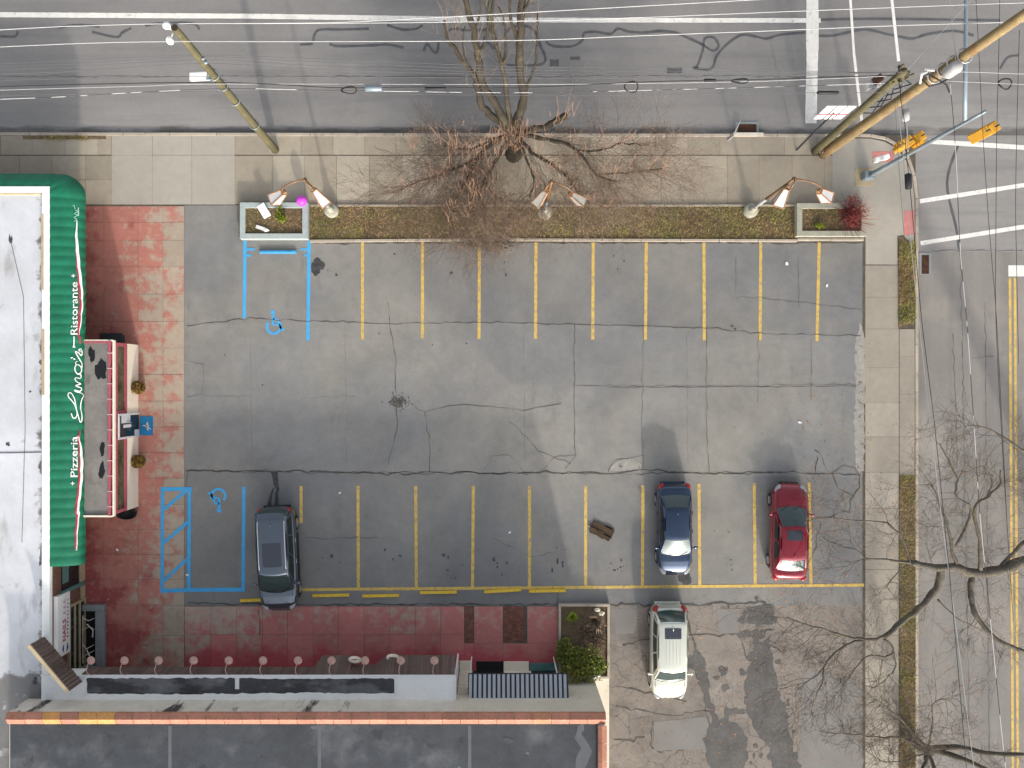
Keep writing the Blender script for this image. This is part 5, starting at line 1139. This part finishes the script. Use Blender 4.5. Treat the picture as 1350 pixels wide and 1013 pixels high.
for lab, q0, q1, z, r, ml in (('grey green splice case on the thick black cable',(481,117),(504,117),8.6,.12,'galv'),('long black sleeve on the lowest cable near the sign board',(1077,122.5),(1106,122.5),8.1,.075,'wire_black'),('short black sleeve on the cable right of the splice case',(560,117),(588,117),8.6,.06,'wire_black'),('black box hung on the corner cable by the kerb',(1197,229),(1198,250),8.5,.13,'wire_black'),('small black clamps group on the cable above the storm drain',(928,106),(944,106),8.5,.06,'wire_black'),('white box strapped to the cables beside the short pole',(1194,144),(1194,160),7.0,.15,'wire_white')):
    a, b = P(*q0,z), P(*q1,z); m = MB(); m.tube([a,a.lerp(b,.06),a.lerp(b,.94),b], [r*.5,r,r,r*.5], 10); single(m, 'cable_sleeve', M[ml], lab, 'cable sleeve', a.lerp(b,.5), 'cable sleeves', smooth=True)
# ================================================================ TREES
def grow(mb, p, d, l, r, depth, ends=None, wand=.35, lift=0.0, kids=(2,3), n=3):
    p = Vector(p); d = Vector(d).normalized(); seg = 4; pts = [p.copy()]; rs = [r]
    for i in range(seg):
        d = (d+Vector((R.gauss(0,wand),R.gauss(0,wand),R.gauss(0,wand*.6)+lift))*.5).normalized(); p = p+d*l/seg; pts.append(p.copy()); rs.append(max(.004, r*(1-.6*(i+1)/seg)))
        if depth > 0 and i >= 1:
            for _ in range(R.randint(*kids)-1 if i < seg-1 else R.randint(*kids)):
                s_ = Vector((R.gauss(0,1),R.gauss(0,1),R.gauss(0,.6))).normalized(); grow(mb, p, d*1.0+s_*.75, l*R.uniform(.5,.75), rs[-1]*.75, depth-1, ends, wand, lift, kids, n)
    mb.tube(pts, rs, n if r < .03 else 5, cap=False)
    if ends is not None and depth <= 1: ends += pts[1:]
def limb(mb, pts, r0, r1, n=8):
    p = catm([P(*q) for q in pts], 4); k_ = len(p); ph = R.uniform(0,6)
    p = [q+Vector((R.gauss(0,.02),R.gauss(0,.02),R.gauss(0,.02))) for q in p]
    mb.tube(p, [lerp(r0,r1,(i/(k_-1))**.8)*(1+.10*math.sin(i*1.9+ph)) for i in range(k_)], n); return p
b0 = W(677,204,0); t = thing('bare_street_tree', 'bare pruned street tree with reddish shoots at the pavement edge', 'tree', b0)
tr, cr = MB(), MB(); ends = []
tr.tube([b0+Vector((0,0,-.1)), b0+Vector((.02,0,.35)), b0+Vector((0,.05,1.5)), P(675,172,3.6)], [.46,.36,.31,.36], 12)
LI = []
for pts, a, b in (([(674,174,3.5),(655,158,4.3),(637,141,5),(629,112,6),(624,97,6.4),(608,78,7),(598,62,7.6),(589,50,8.2),(586,28,9)],.17,.03),
  ([(674,174,3.5),(663,156,4.4),(650,132,5.4),(636,110,6.4),(630,72,8),(624,40,9.3),(612,-5,10.5),(600,-40,11)],.19,.05),
  ([(676,172,3.5),(671,150,4.4),(668,128,5.2),(664,96,6.4),(660,80,7),(650,40,8.6),(650,0,9.8),(655,-40,10.4)],.13,.03),
  ([(664,85,6.9),(667,60,7.8),(665,30,8.8),(657,10,9.6)],.06,.02),
  ([(677,173,3.5),(684,152,4.4),(690,130,5.4),(685,90,7),(686,50,8.6),(688,10,10),(690,-40,11)],.19,.07),
  ([(630,72,8),(640,52,8.8),(644,25,9.6),(638,-5,10.3)],.07,.02),([(624,40,9.3),(632,20,9.9),(634,-10,10.6)],.05,.015),([(686,60,8.3),(677,38,9),(672,10,10),(676,-20,10.6)],.08,.02),([(688,20,9.8),(697,2,10.4),(702,-20,11)],.05,.02),([(650,45,8.5),(643,22,9.2),(646,-8,10)],.05,.015),([(628,108,6.1),(616,85,6.8),(610,60,7.6),(613,35,8.4)],.05,.012),
  ([(690,128,5.5),(699,105,6.3),(707,78,7.2),(709,40,8.6),(708,15,9.2)],.07,.02),
  ([(680,176,3.3),(698,172,3.7),(722,166,4.1),(736,158,4.4),(747,153,4.7)],.13,.09),
  ([(670,178,3.2),(655,185,3.3),(640,196,3.3),(628,210,3.2),(618,232,3.0),(602,262,2.8),(594,290,2.5)],.11,.025),
  ([(668,178,3.3),(650,184,3.4),(625,195,3.5),(603,197,3.5),(585,192,3.6)],.07,.02),
  ([(672,180,3.2),(660,200,3.1),(648,222,3.0),(640,236,2.9),(650,255,2.6),(662,268,2.4)],.09,.02),
  ([(684,180,3.2),(700,200,3.2),(722,214,3.2),(742,228,3.1),(760,250,2.9)],.09,.02),
  ([(686,176,3.3),(720,184,3.5),(745,190,3.6),(762,200,3.7),(786,230,3.4),(812,240,3.4)],.10,.02),
  ([(760,200,3.6),(790,198,3.9),(820,190,4.1),(850,192,4.2)],.045,.015),
  ([(684,184,3.1),(696,215,3.0),(704,240,2.8),(698,262,2.6)],.06,.015),
  ([(786,230,3.4),(815,228,3.6),(850,226,3.7),(872,222,3.8)],.04,.012),
  ([(628,210,3.2),(600,222,3.2),(575,232,3.2),(550,240,3.1),(530,250,3.0)],.06,.012),
  ([(618,232,3),(624,255,2.8),(615,280,2.5)],.05,.012),([(640,236,2.9),(632,262,2.6),(640,300,1.8)],.05,.012),([(742,228,3.1),(770,262,2.8),(800,275,2.6)],.04,.01)):
    LI.append((pts, limb(tr, pts, a*1.2, b*1.8)))
for i, (pts, p) in enumerate(LI):
    low = i >= 13
    for j in range(2 if low else 10, len(p)-1):
        for _ in range(3 if low else (1 if R.random() < .7 else 0)):
            d = (p[j+1]-p[j-1]).normalized(); s_ = Vector((R.gauss(0,1),R.gauss(0,1),R.gauss(0,.5))).normalized()
            grow(cr, p[j], d*1.1+s_*.7+Vector((0,-.25 if low else 0,-.1 if low else .5)), R.uniform(.9,2.2), .012, 2 if low else 1, ends if low else None, .3, -.03 if low else .15)
tr.build('trunk', M['bark'], t, smooth=True); cr.build('crown', M['twig'], t)
sh_ = MB()
for i in range(420):
    pts, p = LI[R.choice((12,13,13,14,14,15,16,17,18,19,20,21,22,23,24))]; j = R.randint(2,len(p)-1); q = p[j]+Vector((R.gauss(0,.15),R.gauss(0,.15),0)); l = R.uniform(.6,2.3)
    sh_.tube([q, q+Vector((R.gauss(0,.06),R.gauss(0,.06),l*.5)), q+Vector((R.gauss(0,.16),R.gauss(0,.16),l))], [.009,.007,.004], 3, cap=False)
for i in range(3600):
    q = R.choice(ends); a = Vector((R.gauss(0,1),R.gauss(0,1),R.gauss(.5,1))).normalized()*R.uniform(.08,.28); sh_.tube([q,q+a], [.007,.004], 3, cap=False)
for i in range(240):
    c_ = b0+Vector((R.gauss(0,.22),R.gauss(-.05,.2),R.uniform(1.6,3.4))); sh_.tube([c_, c_+Vector((R.gauss(0,.25),R.gauss(0,.25),R.uniform(.5,1.5)))], [.010,.004], 3, cap=False)
for (x,y,z) in ((545,188,3.2),(580,230,3)): 
    for i in range(60): c_ = P(x+R.gauss(0,5),y+R.gauss(0,8),z+R.uniform(-.6,.6)); sh_.tube([c_, c_+Vector((R.gauss(0,.15),R.gauss(0,.2),R.uniform(.2,.9)))], [.009,.004], 3, cap=False)
sh_.build('young_shoots', M['shoot'], t)
m = MB(); c0 = W(645,322,.02)
for i in range(260):
    a = R.gauss(.1,.5)+(math.pi if R.random()<.5 else 0); q = c0+Vector((R.gauss(0,.55),R.gauss(0,.17),R.uniform(0,.18))); l = R.uniform(.15,.5); d = Vector((math.cos(a),math.sin(a),R.gauss(0,.2)))*l; m.tube([q-d,q+Vector((R.gauss(0,.05),R.gauss(0,.05),.03)),q+d], [.012,.010,.006], 3, cap=False)
single(m, 'twig_pile', M['twig_dark'], 'heap of dark cut twigs against the bed edging below the tree', 'twig pile', c0)
# big tree at the right edge
b0 = W(1372,700,-.1); t = thing('bare_roadside_tree', 'large bare dark tree reaching over the side road towards the red car', 'tree', b0)
tr, cr = MB(), MB()
tr.tube([b0, b0+Vector((.02,0,2)), P(1405,735,6.0), P(1440,752,7.6)], [.55,.42,.36,.26], 12)
LB = []
for pts, a, b in (([(1405,735,5.8),(1352,741,6.2),(1318,752,6.4),(1285,756,6.6),(1258,748,6.8),(1232,748,6.9),(1200,742,6.9)],.30,.10),
  ([(1262,750,6.8),(1256,728,7),(1249,695,7.2),(1238,660,7.4),(1228,640,7.5)],.09,.03),
  ([(1262,720,7),(1280,672,7.3),(1260,655,7.5),(1262,632,7.6),(1246,600,7.8),(1238,585,7.9)],.07,.018),
  ([(1292,752,6.6),(1292,715,7),(1285,670,7.3),(1303,655,7.5),(1318,640,7.6),(1318,620,7.7)],.10,.02),
  ([(1303,655,7.5),(1308,632,7.6),(1295,615,7.8)],.05,.015),
  ([(1240,750,6.8),(1238,770,6.7),(1218,796,6.7),(1190,820,6.8),(1166,840,6.9)],.17,.09),
  ([(1166,840,6.9),(1140,843,7),(1110,838,7.2),(1080,828,7.4),(1058,822,7.5),(1038,814,7.6)],.07,.014),
  ([(1140,843,7),(1120,848,7.1),(1100,862,7.2),(1086,880,7.3),(1084,900,7.4),(1072,925,7.5)],.06,.012),
  ([(1166,842,6.9),(1178,858,6.9),(1165,865,7),(1142,866,7.1),(1122,888,7.2),(1113,905,7.3)],.055,.012),
  ([(1178,858,6.9),(1181,878,6.9),(1168,895,7),(1150,908,7.2)],.04,.012),
  ([(1086,880,7.3),(1070,895,7.4),(1050,905,7.5)],.03,.01),
  ([(1282,756,6.6),(1280,775,6.6),(1282,800,6.7),(1296,825,6.8),(1316,845,6.9),(1350,860,7),(1390,880,7)],.14,.06),
  ([(1236,790,6.7),(1262,815,6.8),(1290,830,6.8)],.04,.012),
  ([(1405,735,5.8),(1360,712,6.4),(1335,730,6.4),(1310,758,6.5)],.12,.05),
  ([(1400,640,7),(1350,596,7.4),(1328,580,7.6),(1300,565,7.8),(1288,560,7.9)],.10,.015),
  ([(1200,742,6.9),(1170,738,7),(1140,735,7.1),(1120,712,7.2)],.07,.012),([(1200,742,6.9),(1180,760,6.9),(1168,775,7)],.035,.012),
  ([(1170,690,7.0),(1120,685,7.2),(1085,682,7.3),(1060,690,7.4)],.035,.01),([(1200,742,6.9),(1190,710,7),(1170,690,7)],.05,.035)):
    LB.append((pts, limb(tr, pts, a*1.0, b*1.2)))
for i, (pts, p) in enumerate(LB):
    for j in range(4, len(p)):
        if R.random() < (.5 if i in (0,5,11,13) else .85):
            d = (p[min(j+1,len(p)-1)]-p[j-1]).normalized(); s_ = Vector((R.gauss(0,1),R.gauss(0,1),R.gauss(0,.6))).normalized(); grow(cr, p[j], d*.8+s_, R.uniform(.6,1.7), .013, 2, None, .45, .05)
tr.build('trunk', M['bark_moss'], t, smooth=True); cr.build('crown', M['twig_dark'], t)
b0 = W(1196,968,0); t = thing('bare_verge_tree', 'bare tree rooted in the grass verge near the bottom edge', 'tree', b0)
tr, cr = MB(), MB(); LB = []
tr.tube([b0+Vector((0,0,-.05)), b0+Vector((0,0,.3)), P(1214,985,1.6), P(1226,990,2.6)], [.40,.30,.26,.24], 10)
for pts, a, b in (([(1222,988,2.4),(1260,985,3.4),(1300,993,4.2),(1350,995,5),(1420,990,5.6)],.15,.07),([(1222,988,2.4),(1262,998,3.4),(1310,1018,4.2),(1360,1030,5)],.16,.08),
   ([(1222,988,2.4),(1205,970,3.2),(1190,950,3.8),(1172,935,4.2),(1155,922,4.6)],.10,.02),([(1215,985,2.2),(1185,972,3),(1160,973,3.4),(1125,968,3.8),(1105,967,4)],.06,.012),([(1222,988,2.4),(1230,955,3.2),(1232,925,4),(1262,922,4.4)],.05,.012),
   ([(1222,990,2.4),(1218,1010,3),(1205,1040,3.6)],.12,.05),([(1222,990,2.4),(1235,1020,3),(1240,1060,3.6)],.12,.05),([(1225,990,2.6),(1200,1000,3.2),(1170,1005,3.6),(1140,990,4)],.04,.01)):
    LB.append((pts, limb(tr, pts, a, b)))
for i, (pts, p) in enumerate(LB):
    for j in range(3, len(p)):
        for _ in range(2 if i > 1 else 1):
            d = (p[min(j+1,len(p)-1)]-p[j-1]).normalized(); s_ = Vector((R.gauss(0,1),R.gauss(0,1),R.gauss(0,.6))).normalized(); grow(cr, p[j], d*.7+s_, R.uniform(.5,1.3), .015, 2, None, .45, .03)
tr.build('trunk', M['bark_moss'], t, smooth=True); cr.build('crown', M['twig_dark'], t)
# ================================================================ CAMERA, LIGHT
cd = bpy.data.cameras.new('camera'); cam = bpy.data.objects.new('camera', cd); COL.objects.link(cam)
cam.location = W(NX, NY, H); cam.rotation_euler = (0,0,0)
cd.sensor_fit = 'HORIZONTAL'; cd.sensor_width = 36; cd.lens = 36*H/(1350/S)
cd.shift_x = (675-NX)/1350; cd.shift_y = -(506.5-NY)/1350
cd.clip_start = .5; cd.clip_end = 2000
SC.camera = cam
EL = math.radians(18.5); AX, AY = .22, -1.0; ln = math.hypot(AX,AY)
to_sun = Vector((AX/ln*math.cos(EL), AY/ln*math.cos(EL), math.sin(EL)))
sl = bpy.data.lights.new('sun','SUN'); so = bpy.data.objects.new('sun', sl); COL.objects.link(so)
sl.energy = 1.3; sl.angle = math.radians(2.0); sl.color = (1.0,.93,.82)
so.rotation_euler = to_sun.to_track_quat('Z','Y').to_euler(); so.location = (0,-60,60)
w = bpy.data.worlds.new('World'); SC.world = w; w.use_nodes = True; nt = w.node_tree
sky = nt.nodes.new('ShaderNodeTexSky'); sky.sky_type = 'NISHITA'; sky.sun_disc = False
sky.sun_elevation = EL; sky.sun_rotation = math.atan2(AX, AY); sky.air_density = 1.0; sky.dust_density = 3.5; sky.ozone_density = .6
bw = nt.nodes.new('ShaderNodeRGBToBW'); mx = nt.nodes.new('ShaderNodeMix'); mx.data_type = 'RGBA'; mx.inputs[0].default_value = .7   # thin white haze over the blue
nt.links.new(sky.outputs[0], bw.inputs[0]); nt.links.new(sky.outputs[0], mx.inputs[6]); nt.links.new(bw.outputs[0], mx.inputs[7])
nt.links.new(mx.outputs[2], nt.nodes['Background'].inputs[0]); nt.nodes['Background'].inputs[1].default_value = .15
SC.view_settings.view_transform = 'Standard'; SC.view_settings.look = 'None'; SC.view_settings.exposure = 1.33; SC.view_settings.gamma = 1
SC.cycles.max_bounces = 6
SC.render.film_transparent = False
